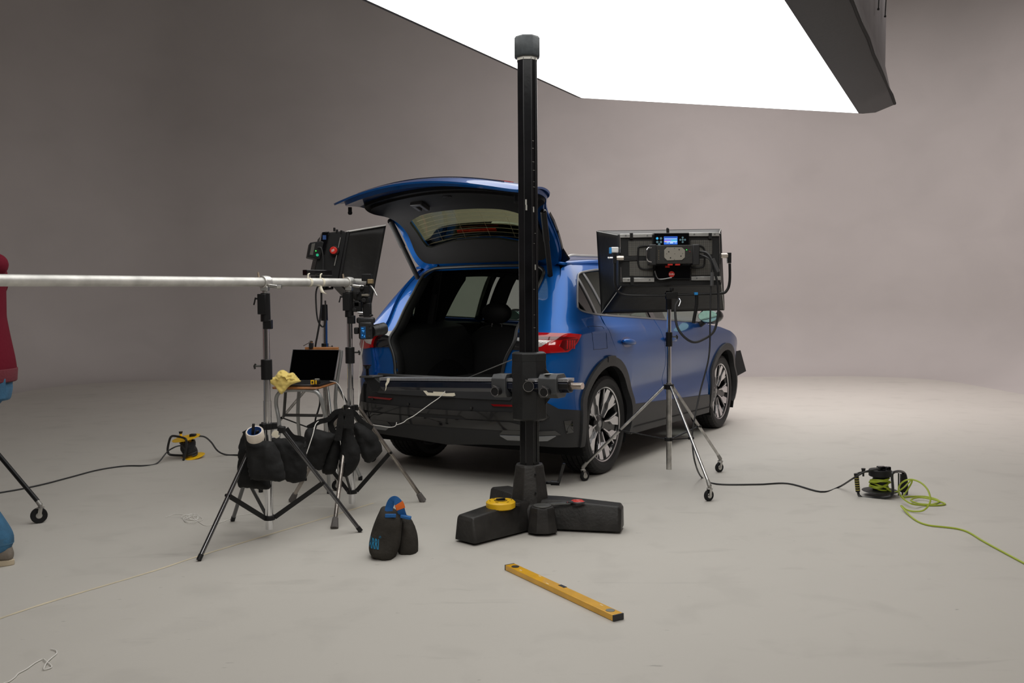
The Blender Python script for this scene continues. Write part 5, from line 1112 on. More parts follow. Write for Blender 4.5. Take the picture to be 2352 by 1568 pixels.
# laptop
ls = SZ-.021
root = thing('laptop', V((-1.36, 6.1, ls)), 'open black screen laptop standing on the plywood seat', 'laptop')
GRP = mat('space_grey', (.10, .10, .105), .35, .8)
lb_ = [at(650, 884, 6.02), at(735, 884, 6.02), at(768, 873, 6.35), at(661, 873, 6.35)]; lb_ = [V((p.x, p.y, ls)) for p in lb_]
mb = MB(); mb.loft([[p+V((0,0,0)) for p in lb_], [p+V((0,0,.013)) for p in lb_]]); bs = mb.build('base', GRP, root, bevel=.002)
cc = sum(lb_, V())/4; kb_ = [cc+(p-cc)*V((1,1,1)).x*k+V((0,0,.0135)) for p, k in zip(lb_, (.55, .55, .86, .86))]
MB().loft([kb_, [p+V((0,0,.0012)) for p in kb_]]).build('keyboard', mat('keys', (.008,)*3, .6, bump=.8, bscale=60), bs)
lid = [at(661, 873.5, 6.34), at(768, 874, 6.36), at(780, 803, 6.46), at(672, 802, 6.44)]; nl = (lid[1]-lid[0]).cross(lid[3]-lid[0]).normalized(); nl = nl if nl.y > 0 else -nl
mb = MB(); mb.loft([lid, [p+nl*.006 for p in lid]]); ld = mb.build('lid', GRP, root, bevel=.002)
cc = sum(lid, V())/4; sp = [cc+(p-cc)*.975-nl*.0007 for p in lid]
MB().loft([sp, [p+nl*.0005 for p in sp]]).build('screen', mat('laptop_screen', (.001, .001, .0012), .5, spec=0), ld)
# pocket tape measure
t = at(727, 879, 6.02); root = thing('pocket_tape_measure', t, 'small yellow and black pocket tape measure on the laptop', 'tape measure'); z0 = ls+.0155
mb = MB(); mb.box((t.x, 6.0, z0+.017), (.058, .035, .034)); bt = mb.build('case', BLKP, root, bevel=.008)
MB().box((t.x-.018, 5.981, z0+.016), (.024, .004, .028)).build('yellow_panel', YEL, bt, bevel=.002); MB().box((t.x+.005, 5.9805, z0+.016), (.009, .004, .026)).build('yellow_panel', YEL, bt, bevel=.002)
MB().box((t.x-.018, 5.978, z0+.016), (.010, .002, .014)).build('case_emblem', mat('ink_black', (.01,)*3, .5), bt); MB().box((t.x+.01, 5.995, z0+.035), (.03, .02, .006)).build('tape_lock', mat('lock_grey', (.35, .34, .3), .4), bt, bevel=.002)
# pegs on the backrest
root = thing('spring_clamp', at(712, 797, 6.50), 'small black spring clamp gripping the chair back above the laptop', 'clamp')
mb = MB(); pbox(mb, 709, 788, 718, 800, 6.49, .04); mb.build('jaw', BLKP, root, bevel=.003); MB().tube(ppath([(712, 786, 6.49), (708, 788, 6.49), (697, 794, 6.49)], 3), .0025, 6).build('wire_handle', CHR, root)
mb = MB(); mb.cyl(at(711, 785, 6.49), at(717, 785, 6.51), .008, seg=8); mb.build('spring', CHR, root)

# yellow cloth over the seat corner
CLM = mat('cloth_yellow', (.86, .66, .19), .9, bump=.8, bscale=60, sheen=.2)
o = inflate('yellow_cloth', [(617, 874), (622, 868), (640, 864), (660, 868), (692, 874), (684, 878), (670, 883), (660, 891), (648, 905), (640, 899), (633, 888), (624, 882)], 5.915, .03, CLM, None, D=.02, wr=.006, res=.006, ws=22, seed=4, smooth_in=2)
inflate('cloth_fold', [(629, 870), (635, 860), (641, 852), (649, 849), (656, 852), (663, 857), (672, 855), (678, 861), (684, 868), (688, 874), (676, 877), (662, 875), (650, 879), (638, 876)], 5.95, .10, CLM, o, D=.03, wr=.020, res=.006, ws=34, seed=2, smooth_in=2, W=ID)
tag(o, 'crumpled yellow cleaning cloth hanging over the left seat corner', 'cloth')
# ------------------------------------------------------------------ sandbags on the tripods
K = 3.266
def c6(pts, f=1): return [(430+x/K, 840+y/K) for x, y in pts]
def bagset(name, label, loc, lobes, straps, group):
    root = thing(name, loc, label, 'sandbag', group=group)
    for i, (pts, Y, T, tl_) in enumerate(lobes): inflate('pouch', c6(pts), Y, T, NYL, root, D=.05, wr=.0045, seed=i+len(pts)+int(Y*10), tilt=tl_, ws=20, smooth_in=2, res=.011)
    for pts, Y, w_ in straps:
        P = ppath([(430+x/K, 840+y/K, Y) for x, y in pts], 5); mb = MB()
        mb.ribbon(P, w_, .005)
        mb.build('strap', NYL, root)
    return root
GB = 'black sandbags hung on the tripods'
bagset('sandbag', 'black sandbag folded over the left of the tripod nearest the camera, under the tape roll', at(600, 1050, 4.84),
       [([(440, 478), (405, 530), (388, 580), (384, 700), (386, 890), (430, 905), (620, 920), (622, 860), (560, 700), (500, 560)], 4.99, .10, .1),
        ([(430, 545), (455, 520), (560, 565), (640, 572), (700, 690), (738, 850), (640, 858), (500, 846), (480, 830), (450, 690)], 4.87, .12, .15)],
       [([(440, 480), (470, 520), (560, 560)], 4.90, .045)], GB)
bagset('sandbag', 'black sandbag behind the chrome leg on the right side of the tripod nearest the camera', at(670, 1060, 5.1),
       [([(600, 545), (700, 545), (870, 560), (890, 620), (892, 700), (888, 858), (745, 855), (700, 720), (640, 590)], 5.17, .12, .1)],
       [([(740, 470), (790, 530), (850, 545), (885, 560)], 5.15, .03)], GB)
bagset('sandbag', 'black flat topped sandbag hanging left on the tripod with grey boots', at(740, 1040, 5.45),
       [([(905, 465), (880, 510), (878, 560), (885, 700), (893, 738), (950, 765), (1010, 778), (1050, 660), (1095, 560), (1120, 520), (1050, 495), (980, 475)], 5.44, .13, 0),
        ([(1110, 510), (1065, 600), (1020, 700), (1010, 790), (1060, 815), (1110, 795), (1140, 700), (1150, 600)], 5.52, .11, 0)],
       [([(905, 465), (990, 420), (1060, 400), (1110, 350), (1170, 335)], 5.46, .03), ([(1110, 520), (1075, 430), (1120, 370), (1180, 350)], 5.50, .035)], GB)
bagset('sandbag', 'black sandbag hanging right on the tripod with grey boots, beside the car bumper', at(830, 1030, 5.5),
       [([(1245, 450), (1290, 425), (1360, 470), (1410, 510), (1462, 615), (1450, 660), (1370, 728), (1325, 700), (1280, 600)], 5.60, .13, 0),
        ([(1190, 380), (1160, 520), (1150, 640), (1140, 770), (1180, 832), (1240, 800), (1282, 740), (1300, 640), (1250, 520), (1225, 390)], 5.50, .11, 0)],
       [([(1200, 340), (1250, 350), (1310, 420), (1390, 470)], 5.60, .03), ([(1170, 340), (1150, 420), (1130, 560)], 5.42, .04), ([(1200, 330), (1215, 400), (1210, 470)], 5.42, .06)], GB)
# roll of tape with marker in it
q = at(586, 998, 4.78); axd = V((-.02, -.50, .86)).normalized(); root = thing('tape_roll', q, 'roll of white tape with blue core holding black tools, on the sandbag', 'tape roll')
Mq = Matrix.Translation(q) @ axd.to_track_quat('Z', 'Y').to_matrix().to_4x4()
mb = MB(); mb.lathe([(.0365, -.024), (.044, -.026), (.0465, -.02), (.046, .02), (.043, .025), (.0365, .024)], Mq, 36, closed=True); tr_ = mb.build('tape', mat('tape_roll_white', (.72, .64, .55), .65, bump=.4, bscale=40), root, ang=50)
mb = MB(); mb.lathe([(.0345, -.024), (.0365, -.024), (.0365, .0245), (.0345, .0245)], Mq, 36, closed=True); mb.build('core', mat('core_blue', (.01, .08, .32), .5), tr_)
mb = MB(); mb.bar(Mq @ V((-.012, -.015, -.01)), Mq @ V((.0, .012, .064)), .015, .010); mb.bar(Mq @ V((.006, -.015, -.01)), Mq @ V((.018, .0, .028)), .020, .010); mb.build('black_clip', BLKP, tr_, bevel=.004)
# crumbs of the clamp beside the roll
q = at(632, 998, 4.86); root = thing('cable_tie_knot', q, 'cream tape scrap stuck over a black ratchet on the tripod hub', 'tape')
inflate('tape_scrap', [(625, 994), (632, 988), (640, 991), (639, 998), (643, 1000), (636, 1006), (629, 1003), (624, 1000)], 4.83, .008, TAPE, root, D=.01, wr=.003)
mb = MB(); pbox(mb, 636, 980, 653, 995, 4.90, .04); mb.build('ratchet', BLKP, root, bevel=.006)

# ------------------------------------------------------------------ saddle sandbag with lettering
pb_ = G(905, 1283); YB = pb_.y+.06
BAGM = mat('bag_washed_black', (.040, .036, .031), .9, bump=.8, bscale=90, var=.3, vscale=8, spec=.15)
root = thing('sandbag', (pb_.x, YB, 0), 'dusty black saddle sandbag with blue handle and blue lettering on the floor', 'sandbag')
lob1 = inflate('pouch', [(878, 1166), (868, 1180), (856, 1210), (849, 1240), (849, 1262), (858, 1276), (880, 1284), (893, 1285), (908, 1278), (919, 1250), (922, 1215), (922, 1185), (905, 1172)], YB, .16, BAGM, root, D=.055, wr=.006, seed=3, tilt=.25)
lob2 = inflate('pouch', [(922, 1186), (940, 1190), (950, 1205), (958, 1225), (961, 1250), (959, 1272), (948, 1278), (925, 1276), (915, 1268), (915, 1230)], YB+.09, .15, BAGM, root, D=.05, wr=.006, seed=6, tilt=.2)
mb = MB(); P = ppath([(892, 1180, YB-.01), (894, 1165, YB), (900, 1151, YB), (908, 1148, YB), (917, 1158, YB), (922, 1175, YB+.01), (926, 1188, YB+.02)], 5); lo = P[:-11]; BLU = mat('webbing_blue', (.01, .11, .34), .7, bump=.5, bscale=120)
def webbing(P, w_, m, nm, par):
    mb = MB()
    mb.ribbon(P, w_, .004 if w_ < .042 else .010, (.35, -.95, 0))
    return mb.build(nm, m, par)
hw = webbing(P, .040, BLU, 'handle', root)
webbing(P[19:24], .046, mat('webbing_orange', (.85, .17, .02), .6), 'orange_sleeve', hw)
MB().box(at(897, 1184, YB-.045), (.055, .012, .018)).build('webbing_base', BLU, root, bevel=.003); MB().box(at(932, 1187, YB-.0), (.055, .03, .014), Matrix.Rotation(R(12), 3, 'Y')).build('webbing_base', BLU, root, bevel=.003)
fc = bpy.data.curves.new('lettering', 'FONT'); fc.body = 'ARRI'; fc.size = 1; fc.extrude = .0; fc.offset = .03; fo = bpy.data.objects.new('tmp', fc); COL.objects.link(fo)
dg = bpy.context.evaluated_depsgraph_get(); tm = bpy.data.meshes.new_from_object(fo.evaluated_get(dg)); 
bt_ = bmesh.new(); bt_.from_mesh(tm); bmesh.ops.triangulate(bt_, faces=bt_.faces); bmesh.ops.subdivide_edges(bt_, edges=[e for e in bt_.edges if e.calc_length() > .15], cuts=3); 
from mathutils.bvhtree import BVHTree
lm = lob1.data; bv = BVHTree.FromPolygons([v.co[:] for v in lm.vertices], [p.vertices[:] for p in lm.polygons])
def onbag(x, z): 
    h = bv.ray_cast(V((x, YB-1, z)), V((0, 1, 0)))[0]; return (h.y if h else YB+.02)-.0035
xs = [v.co.x for v in bt_.verts]; x0, x1 = min(xs), max(xs); la, lb2 = at(845, 1256, YB-.07), at(871, 1230, YB-.07)
Wd = lb2.x-la.x; Hh = (lb2.z-la.z)*.8
for v in bt_.verts:
    f = (v.co.x-x0)/(x1-x0); X = la.x + Wd*f; Z = la.z + (v.co.y/.70)*Hh + f*-.004
    v.co = V((X, onbag(X, Z), Z))
nm_ = bpy.data.meshes.new('lettering'); bt_.to_mesh(nm_); bt_.free(); bpy.data.objects.remove(fo)
lo_ = bpy.data.objects.new('lettering', nm_); COL.objects.link(lo_); lo_.parent = root; lo_.matrix_parent_inverse = WM[root.name].inverted(); nm_.materials.append(mat('print_blue', (.01, .20, .38), .7))
q = at(873.5, 1232, YB-.07); y_ = onbag(q.x, q.z); MB().lathe([(.0035, 0), (.0055, 0), (.0055, .001), (.0035, .001)], Matrix.Translation((q.x, y_, q.z)) @ Matrix.Rotation(R(90), 4, 'X'), 20, closed=True).build('registered_mark', mat('print_blue', (.01, .20, .38), .7), root)

# ------------------------------------------------------------------ black cable reel with green cable
RY = 5.98; rc0 = V((2.345, RY, 0))
root = thing('cable_reel', rc0, 'black cable reel with bright green cable on the right of the floor', 'cable reel')
dx, dz0 = rc0.x+.0, 0
def rp(px, py, dy=0): return at(px, py, RY+dy)
GRN = mat('cable_green', (.36, .44, .03), .45)
cen = rp(2021, 1110)
mb = MB(); mb.lathe([(0, .128), (.066, .128), (.070, .132), (.070, .168), (.066, .172), (0, .172)], Matrix.Translation((cen.x, RY, .0)), 32); mb.build('top_drum', BLKP, root)
mb = MB(); mb.lathe([(0, .028), (.108, .030), (.112, .033), (.108, .036), (0, .038)], Matrix.Translation((cen.x, RY, 0)), 36); mb.build('bottom_flange', BLKP, root)
mb = MB(); mb.cyl((cen.x, RY, .036), (cen.x, RY, .13), .045, seg=24); core_ = mb.build('core', BLKP, root)
mb = MB(); pts = []
rng = random.Random(8)
for k in range(24*8+1):
    a = 2*PI*k/24; r_ = .055+.006*math.sin(k*.21)+.004*math.sin(k*1.3); z = .052+.055*(.5-.5*math.cos(k*.055+.3)) ; pts.append(V((cen.x+r_*math.cos(a), RY+r_*math.sin(a), z+.012*math.sin(a+k*.05))))
mb.tube(pts, .0052, 8); mb.build('wound_cable', GRN, core_)
mb = MB(); mb.box((cen.x-.005, RY-.03, .185), (.05, .035, .026)); mb.box((cen.x+.045, RY-.02, .182), (.028, .03, .022)); mb.build('socket_cover', BLKG, root, bevel=.004)
mb = MB(); kq = rp(1983, 1083); mb.cyl(kq-V((0,0,.03)), kq, .006); mb.cyl(kq, kq+V((0,0,.022)), .010, .014, 12); mb.build('crank_knob', BLKP, root)
BT = mat('tube_black', (.012, .012, .013), .3)
mb = MB()
mb.tube(ppath([(1967, 1090, -.02+RY), (1971, 1130, RY-.02), (1975, 1139, RY-.03), (1984, 1143, RY-.04), (2010, 1143, RY-.08), (2036, 1142, RY-.12), (2048, 1137, RY-.13), (2051, 1125, RY-.13), (2049, 1095, RY-.13), (2051, 1086, RY-.13), (2062, 1082, RY-.08), (2074, 1084, RY), (2080, 1092, RY+.02), (2083, 1115, RY+.02), (2082, 1135, RY+.02), (2074, 1143, RY-.02), (2050, 1145, RY-.02)], 5), .0085, 10)
mb.tube(ppath([(1967, 1090, RY-.02), (1972, 1086, RY), (1990, 1083, RY+.06), (2030, 1082, RY+.08), (2062, 1084, RY+.05)], 5), .006, 8)
mb.build('frame', BT, root)
mb = MB()
for x in (2064, 2073): mb.tube([rp(x, 1086, .0), rp(x, 1140, .0)], .005, 8)
mb.build('frame_bar', BT, root)
mb = MB(); pbox(mb, 2071, 1089, 2082, 1131, RY-.02, .03); mb.build('cable_guide', BLKP, root, bevel=.004)
ga, gb = rp(1966.5, 1087, -.03), rp(1970.5, 1129, -.03); mb = MB(); mb.cyl(ga, gb, .0145, .014, 16); gr_ = mb.build('grip', BLKP, root)
for k in range(7): a = ga.lerp(gb, .12+k*.125); b_ = ga.lerp(gb, .155+k*.125); MB().cyl(a, b_, .0152, seg=16).build('grip_stripe', mat('stripe_yellow', (.50, .42, .08), .5), gr_)
loop = crom([rp(2037, 1122, -.06), rp(2048, 1129, -.06), rp(2060, 1129, -.06), rp(2075, 1120, -.08), rp(2090, 1105, -.08), rp(2094, 1101, -.08), rp(2094, 1108, -.08), rp(2083, 1127, -.06), G(2073, 1144)+V((0,0,.006)), G(2090, 1140, .006), G(2125, 1140, .006), G(2150, 1146, .006), G(2157, 1152, .006), G(2140, 1158, .006), G(2110, 1156, .006), G(2092, 1148, .018), G(2110, 1142, .018), G(2135, 1145, .018), G(2155, 1150, .012), G(2171, 1157, .006), G(2155, 1160, .006), G(2120, 1160, .008), G(2092, 1156, .03), at(2070, 1140, 5.75), at(2064, 1125, 5.70), at(2068, 1112, 5.66), at(2080, 1103, 5.62), at(2096, 1101, 5.6), at(2116, 1109, 5.55), at(2131, 1125, 5.5), at(2137, 1145, 5.46), at(2133, 1160, 5.45), G(2120, 1172, .02), G(2100, 1174, .01), G(2082, 1170, .012), G(2070, 1161, .03), G(2074, 1167, .02), G(2090, 1184, .008), G(2110, 1198, .006), G(2135, 1206, .006), G(2170, 1210, .006), G(2200, 1214, .006), G(2225, 1222, .006), G(2258, 1242, .006), G(2300, 1265, .006), G(2360, 1297, .006), G(2500, 1370, .006)], 6)
cable('extension_cable', loop, .0052, GRN, 'bright green cable looping off the black reel and running off to the right')

# ------------------------------------------------------------------ yellow cable reel on the left
YR_ = 7.62
root = thing('cable_reel', (at(430, 1030, YR_).x, YR_, 0), 'small yellow cable reel wound with black cable on the left of the floor', 'cable reel')
ctr = at(433, 1028, YR_); axr = V((-.17, -.12, 1)).normalized(); Mr = Matrix.Translation(ctr) @ axr.to_track_quat('Z', 'Y').to_matrix().to_4x4()
mb = MB(); mb.lathe([(0, .060), (.035, .060), (.048, .068), (.070, .078), (.112, .082), (.114, .087), (.07, .090), (0, .092)], Mr, 32); tp_ = mb.build('top_flange', YEL, root)
mb = MB(); mb.lathe([(0, -.088), (.110, -.086), (.116, -.080), (.110, -.076), (0, -.076)], Mr, 32); mb.build('bottom_flange', YEL, root)
mb = MB(); mb.cyl(Mr @ V((0, 0, -.076)), Mr @ V((0, 0, .062)), .035); core_ = mb.build('core', YEL, root)
pts = [Mr @ V(((.056+.005*math.sin(k*.9))*math.cos(2*PI*k/20), (.056+.005*math.sin(k*.9))*math.sin(2*PI*k/20), -.066+.122*k/(20*12))) for k in range(20*12+1)]
MB().tube(pts, .0062, 6).build('wound_cable', CAB, core_)
mb = MB(); k0 = Mr @ V((-.045, -.03, .09)); mb.cyl(k0, k0+V((0,0,.035)), .012, .010); cp = mb.build('crank_boss', YEL, tp_); MB().cyl(k0+V((0,0,.035)), k0+V((0,0,.052)), .012, .017, 12).build('crank_knob', BLKP, cp)
mb = MB(); pbox(mb, 434, 997, 448, 1004, YR_-.03, .045); mb.build('plug', BLKP, root, bevel=.006)
mb = MB(); mb.tube(ppath([(421, 1057, YR_-.12), (424, 1048, YR_-.12), (428, 1025, YR_-.12), (428, 1012, YR_-.12), (423, 1006, YR_-.11), (400, 1001, YR_-.05), (392, 1004, YR_-.02), (388, 1015, YR_), (385, 1032, YR_), (388, 1042, YR_), (398, 1045, YR_), (425, 1046, YR_)], 5), .0095, 10); mb.build('frame', BT, root)
cable('power_cable', crom([at(424, 1032, YR_-.09), at(418, 1024, YR_-.12), at(405, 1025, YR_-.16), at(388, 1034, 7.45), at(380, 1042, 7.40), G(360, 1064, .006), G(330, 1069, .006), G(285, 1070, .006), G(225, 1079, .006), G(160, 1096, .006), G(90, 1114, .006), G(0, 1131, .006), G(-200, 1160, .006)], 6), .0055, CAB, 'black cable trailing from the yellow reel out to the left')

# ------------------------------------------------------------------ strings, tapes, marks
cable('white_string', crom([G(-40, 1640, .004), G(0, 1576, .004), G(20, 1565, .004), G(34, 1555, .004), G(42, 1546, .004), G(62, 1535, .004), G(80, 1522, .004), G(98, 1513, .004), G(104, 1516, .006), G(116, 1526, .004), G(118, 1532, .004), G(103, 1537, .004), G(101, 1533, .006), G(108, 1520, .007), G(120, 1509, .004), G(130, 1500, .004), G(128, 1493, .004), G(116, 1490, .004)], 5), .0022, WIRE, 'white string with a twist lying on the floor at bottom left', 'string')
rng = random.Random(3); pts = [G(380, 1188, .003), G(400, 1181, .003), G(415, 1181, .003)]
for k in range(26):
    a = k*1.25; pts.append(G(440+24*math.cos(a)*(.4+.6*rng.random())+6*math.sin(k*.4), 1187+9*math.sin(a)*(.4+.6*rng.random())+(k > 15)*5, .003+.004*rng.random()))
pts += [G(470, 1206, .003), G(490, 1204, .003), G(520, 1195, .003), G(545, 1184, .003), G(600, 1178, .003)]
cable('tangled_string', crom(pts, 5), .0016, WIRE, 'tangle of thin white string on the floor left of the nearest tripod', 'string')
cable('loose_string', ppath([(1023, 897, 6.36), (1010, 912, 6.36), (990, 926, 6.34), (968, 942, 6.3), (950, 955, 6.28), (935, 963, 6.25), (926, 970, 6.23), (911, 975, 6.2), (911, 970, 6.19), (908, 978, 6.18), (895, 981, 6.15), (875, 978, 6.1), (855, 974, 6.0), (835, 958, 5.9), (815, 938, 5.76)], 6), .0026, WIRE, 'white string drooping across the grey rear bumper from tape to tripod', 'string')
cable('tension_cord', [at(1075, 867, 6.55), at(1176, 826, 5.35)], .003, mat('cord_grey', (.16, .16, .155), .5), 'taut grey cord running from the stand carriage into the open boot', 'cord')
def tapepoly(name, px, Y, label, root_=None, tilt=(0, 0, 0), th=.002):
    P = [at(x, y, Y) for x, y in px]; n = len(P); mb = MB(); mb.add(P+[p+V((0, th, 0)) for p in P], [list(range(n)), [2*n-1-i for i in range(n)]]+[(i, (i+1) % n, n+(i+1) % n, n+i) for i in range(n)])
    o = mb.build(name, TAPE, root_); 
    if not root_: tag(o, label, 'tape')
    return o
tapepoly('tape_piece', [(972, 897), (978, 896), (983, 901), (995, 902), (995, 899), (1021, 900), (1024, 903), (1044, 902), (1046, 908), (1040, 910), (981, 908)], 6.41, 'cream tape with folded ends stuck on the rear bumper behind the arm')
tapepoly('tape_scrap', [(889, 868), (896, 868), (894, 877), (888, 886), (887, 893), (884, 899), (886, 889), (885, 882), (888, 876)], 5.62, 'torn cream tape scrap hanging on the left end of the horizontal arm')
# yellow line on the floor
la_, lb3 = G(-60, 1438), G(860, 1154); d = (lb3-la_); 
rng = random.Random(7); n = 60; L_, R_2 = [], []
sidev = V((d.y, -d.x, 0)).normalized()
ctrl = [G(-60, 1441), G(0, 1420), G(128, 1378), G(350, 1312), G(450, 1279), G(610, 1230), G(760, 1185), G(858, 1155)]
pl__ = crom(ctrl, 9)
for i, p in enumerate(pl__): w_ = .0085*(.8+.4*rng.random()); L_.append(p+sidev*w_+V((0,0,.0012))); R_2.append(p-sidev*w_+V((0,0,.0012)))
mb = MB(); n = len(pl__); mb.add(L_+R_2, [(i, i+1, n+i+1, n+i) for i in range(n-1)]); o = mb.build('tape_line', mat('line_yellow', (.68, .60, .44), .7, var=.12, vscale=5), None, fix=False); tag(o, 'faded pale yellow tape line running diagonally across the floor', 'tape')
# black board at the front wheel
bp = [at(1683, 808, 9.95), at(1701, 804, 10.02), at(1714, 852, 10.02), at(1692, 864, 9.95)]
bn = (bp[1]-bp[0]).cross(bp[3]-bp[0]).normalized(); mb = MB(); mb.loft([bp, [p+bn*.012 for p in bp]])
broot = thing('black_board', (bp[3].x, bp[3].y, 0), 'small black board tilted beyond the front wheel of the car', 'board'); mb.build('panel', mat('board_black', (.016, .016, .017), .6), broot, bevel=.001)
q = (bp[2]+bp[3])/2; MB().tube([V((q.x-.32, q.y+.35, 0)), V((q.x-.30, q.y+.33, q.z)), q+V((-.02, .03, .03))], .008, 8).build('support_rod', BLK, broot)

# ------------------------------------------------------------------ rolling stand at the left edge
gw = G(90, 1201)
stand('rolling_stand', 'black rolling stand with grey caster at the left edge beside the person', (-3.50, 5.60), [(gw.x, gw.y, 0), (-4.05, 5.05, 0), (-3.75, 6.35, 0)], .80, .40, .42, BLK, BLK, .0135, [(.10, 1.9, .018, BLK)], [(1.0, 1.1, .028, 1)], True, rc=.046, brace_w=.02)

# ------------------------------------------------------------------ the person
PX = -2.668; PY = 4.62
root = thing('person', (PX, PY, 0), 'person in burgundy hoodie and blue jeans at the left edge, arms raised', 'person')
SKIN = mat('skin', (.55, .33, .24), .5); HOOD = mat('hoodie_burgundy', (.12, .008, .018), .9, bump=.5, bscale=60, spec=.1); JEAN = mat('jeans_blue', (.035, .12, .22), .85, bump=.5, bscale=130, var=.4, vscale=7)
def P3(x, y, z): return V((PX+x, PY+y, z))
def limb(mb, pts, seg=16, n=5):
    c = crom([p[0] for p in pts], n); rs = [];
    for i in range(len(pts)-1):
        for k in range(n): rs.append(pts[i][1]+(pts[i+1][1]-pts[i][1])*k/n)
    rs.append(pts[-1][1]); mb.tube(c, rs, seg)
    for q, r_ in ((c[0], rs[0]), (c[-1], rs[-1])): mb.ball(q, r_, 12)
# facing the left (-x) and slightly away; right side (+x) is the back
hip = P3(0, 0, .96); chest = P3(-.02, 0, 1.36); neck = P3(-.03, 0, 1.52); head = P3(-.07, .0, 1.70)
hR, hL = P3(.0, -.09, .93), P3(0, .10, .93); kR, kL = P3(-.10, -.10, .52), P3(-.22, .10, .52); aR, aL = P3(.13, -.11, .12), P3(-.30, .12, .10)
sR, sL = P3(.0, -.19, 1.45), P3(-.02, .19, 1.45); eR, eL = P3(.125, -.24, 1.60), P3(-.12, .36, 1.38); wR, wL = P3(-.16, -.20, 1.62), P3(-.30, .16, 1.60)
mb = MB()
def torso(mb, ex=0):
    rings = []
    for z, rx, ry, ox in ((.86, .100, .155, .01), (.96, .100, .160, .005), (1.08, .095, .150, -.01), (1.22, .095, .160, -.02), (1.36, .105, .180, -.032), (1.46, .085, .165, -.03), (1.52, .06, .08, -.03)):
        rings.append([P3(ox+(rx+ex)*math.cos(2*PI*k/24), (ry+ex)*math.sin(2*PI*k/24), z) for k in range(24)])
    mb.loft(rings)
torso(mb)
limb(mb, [(P3(-.03, 0, 1.48), .058), (P3(-.05, 0, 1.60), .055)])
mb.ball(P3(-.065, 0, 1.705), (.095, .078, .118), 24)
mb.ball(P3(-.10, 0, 1.655), (.055, .055, .055), 16)
mb.loft([[P3(-.155+a*.02, b_*.016, 1.66+c_) for a, b_, c_ in ((0, -1, 0), (-1, 0, -.002), (0, 1, 0))], [P3(-.150, b_*.007, 1.715) for b_ in (-1, 0, 1)]])
for s_ in (-1, 1): mb.ball(P3(-.05, .080*s_, 1.69), (.018, .008, .032), 10)
for h_, k_, a_ in ((hR, kR, aR), (hL, kL, aL)):
    limb(mb, [(h_, .085), (h_.lerp(k_, .5), .075), (k_, .056), (k_.lerp(a_, .35), .055), (a_, .038)])
    limb(mb, [(a_, .036), (a_+V((-.05, 0, -.06)), .034), (a_+V((-.17, 0, -.075)), .026)], 12)
for s0_, e_, w_, s_ in ((sR, eR, wR, 1), (sL, eL, wL, -1)):
    limb(mb, [(s0_, .055), (s0_.lerp(e_, .5), .048), (e_, .040), (e_.lerp(w_, .4), .038), (w_, .026)])
    f = (w_-e_).normalized(); sdv = f.cross(V((0, 0, 1))).normalized(); upn = sdv.cross(f)
    limb(mb, [(w_, .026), (w_+f*.045, .030), (w_+f*.085, .028)], 12, 3)
    for k, L_f in enumerate((.072, .080, .076, .060)):
        b0 = w_+f*.085+upn*(.028-.019*k); limb(mb, [(b0, .0105), (b0+f*L_f*.45+sdv*.006*s_, .0095), (b0+f*L_f*.75+sdv*.028*s_, .0085), (b0+f*L_f*.85+sdv*.048*s_, .0075)], 8, 2)
    tb = w_+f*.025+upn*.022; limb(mb, [(tb, .013), (tb+f*.03+upn*.028, .0115), (tb+f*.058+upn*.036+sdv*.012*s_, .0095)], 8, 2)
bodyo = mb.build('body', SKIN, root, remesh=.007, sm=4)
for s_ in (-1, 1):
    MB().ball(P3(-.148, .032*s_, 1.712), .012, 12).build('eye', WHT, root); MB().ball(P3(-.1575, .032*s_, 1.712), .0052, 8).build('iris', mat('iris', (.05, .03, .02), .2), root)
MB().tube(crom([P3(-.146, -.024, 1.638), P3(-.156, 0, 1.634), P3(-.146, .024, 1.638)], 4), .005, 6).build('lips', mat('lips', (.42, .17, .14), .5), root)
mb = MB(); mb.ball(P3(-.045, 0, 1.73), (.100, .085, .105), 24); mb.ball(P3(.0, 0, 1.68), (.058, .074, .08), 16); mb.build('hair', mat('hair_brown', (.035, .02, .012), .7, bump=1, bscale=120), root, remesh=.008, sm=2)
mb = MB(); rings = []
for z, rx, ry, ox in ((.905, .120, .196, .02), (.93, .128, .204, .022), (.965, .131, .205, .022), (1.02, .132, .200, .015), (1.12, .128, .195, .0), (1.22, .125, .195, -.015), (1.36, .138, .215, -.03), (1.46, .125, .205, -.01), (1.53, .075, .10, -.03)):
    rings.append([P3(ox+rx*math.cos(2*PI*k/32), ry*math.sin(2*PI*k/32), z) for k in range(32)])
mb.loft(rings)
limb(mb, [(sR+V((0, .03, -.02)), .085), (sR.lerp(eR, .55), .075), (eR, .062), (eR.lerp(wR, .4), .058), (wR-(wR-eR)*.10, .046)])
limb(mb, [(sL+V((0, -.03, -.02)), .085), (sL.lerp(eL, .55), .075), (eL, .062), (eL.lerp(wL, .4), .058), (wL-(wL-eL)*.10, .046)])
limb(mb, [(P3(.05, -.07, 1.50), .05), (P3(.10, 0, 1.48), .06), (P3(.05, .07, 1.50), .05)])
hd_ = mb.build('hoodie', HOOD, root, remesh=.011, sm=8)
mb = MB(); mb.loft([[P3(.022+rx*math.cos(2*PI*k/32), (rx+.078)*math.sin(2*PI*k/32), z) for k in range(32)] for z, rx in ((.895, .122), (.90, .127), (.955, .131), (.96, .128))], caps=False); mb.build('ribbed_hem', mat('hoodie_rib', (.11, .010, .018), .9, bump=.6, bscale=90), hd_, solid=.006)
mb = MB(); rings = [[P3(.008+rx*math.cos(2*PI*k/28), ry*math.sin(2*PI*k/28), z) for k in range(28)] for z, rx, ry in ((.80, .118, .17), (.86, .128, .182), (.93, .122, .176), (.97, .118, .172))]; mb.loft(rings)
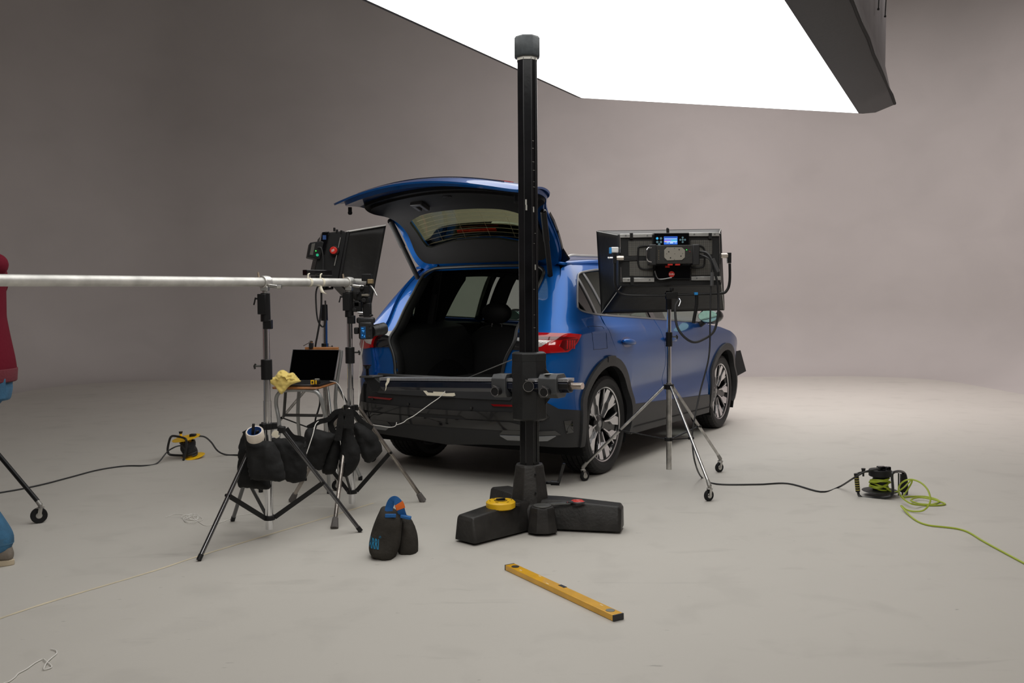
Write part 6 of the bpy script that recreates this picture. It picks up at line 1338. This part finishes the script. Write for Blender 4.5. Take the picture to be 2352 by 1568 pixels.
for h_, k_, a_ in ((hR, kR, aR), (hL, kL, aL)): limb(mb, [(h_+V((.008, 0, -.04)), .098), (h_.lerp(k_, .5), .088), (k_, .072), (k_.lerp(a_, .5), .070), (a_+V((0, 0, .03)), .067), (a_+V((0, 0, -.005)), .068)])
jn = mb.build('jeans', JEAN, root, remesh=.010, sm=6)
mb = MB(); mb.box(P3(.130, -.075, .865), (.006, .09, .10), Matrix.Rotation(R(-28), 3, 'Z')); mb.build('back_pocket', JEAN, jn, bevel=.002)
mb = MB(); mb.lathe([(.066, -.012), (.071, -.012), (.071, .022), (.066, .022)], Matrix.Translation(aR), 24, closed=True); mb.build('trouser_hem', mat('jeans_hem', (.05, .14, .24), .85), jn)
for a_, rz in ((aR, R(8)), (aL, R(-8))):
    Ms = Matrix.Translation((a_.x, a_.y, 0)) @ Matrix.Rotation(rz, 4, 'Z')
    def sr(x, z, wy, h0, h1): return [Ms @ V((x+.0, wy*math.cos(2*PI*k/16), h0+(h1-h0)*(.5+.5*math.sin(2*PI*k/16)))) for k in range(16)]
    mb = MB(); mb.loft([sr(.065, 0, .022, .03, .075), sr(.055, 0, .035, .02, .10), sr(.0, 0, .042, .02, .115), sr(-.06, 0, .044, .02, .095), sr(-.13, 0, .046, .02, .070), sr(-.19, 0, .040, .02, .055), sr(-.215, 0, .02, .025, .045)]); sh = mb.build('shoe', mat('shoe_suede', (.20, .17, .14), .85, bump=.5, bscale=90), root, ang=60)
    mb = MB(); n = 20; ol = [Ms @ V((-.075+.150*math.cos(2*PI*k/n), .047*math.sin(2*PI*k/n)*(1 if math.cos(2*PI*k/n) > 0 else 1.08), 0)) for k in range(n)]; mb.loft([[p+V((0,0,0)) for p in ol], [p+V((0,0,.028)) for p in ol]]); mb.build('sole', mat('sole_cream', (.50, .42, .30), .7), sh, bevel=.004)
    for k in range(3): MB().tube([Ms @ V((-.05-.03*k, -.028, .098-.011*k)), Ms @ V((-.055-.03*k, 0, .108-.012*k)), Ms @ V((-.05-.03*k, .028, .098-.011*k))], .003, 6).build('lace', WIRE, sh)
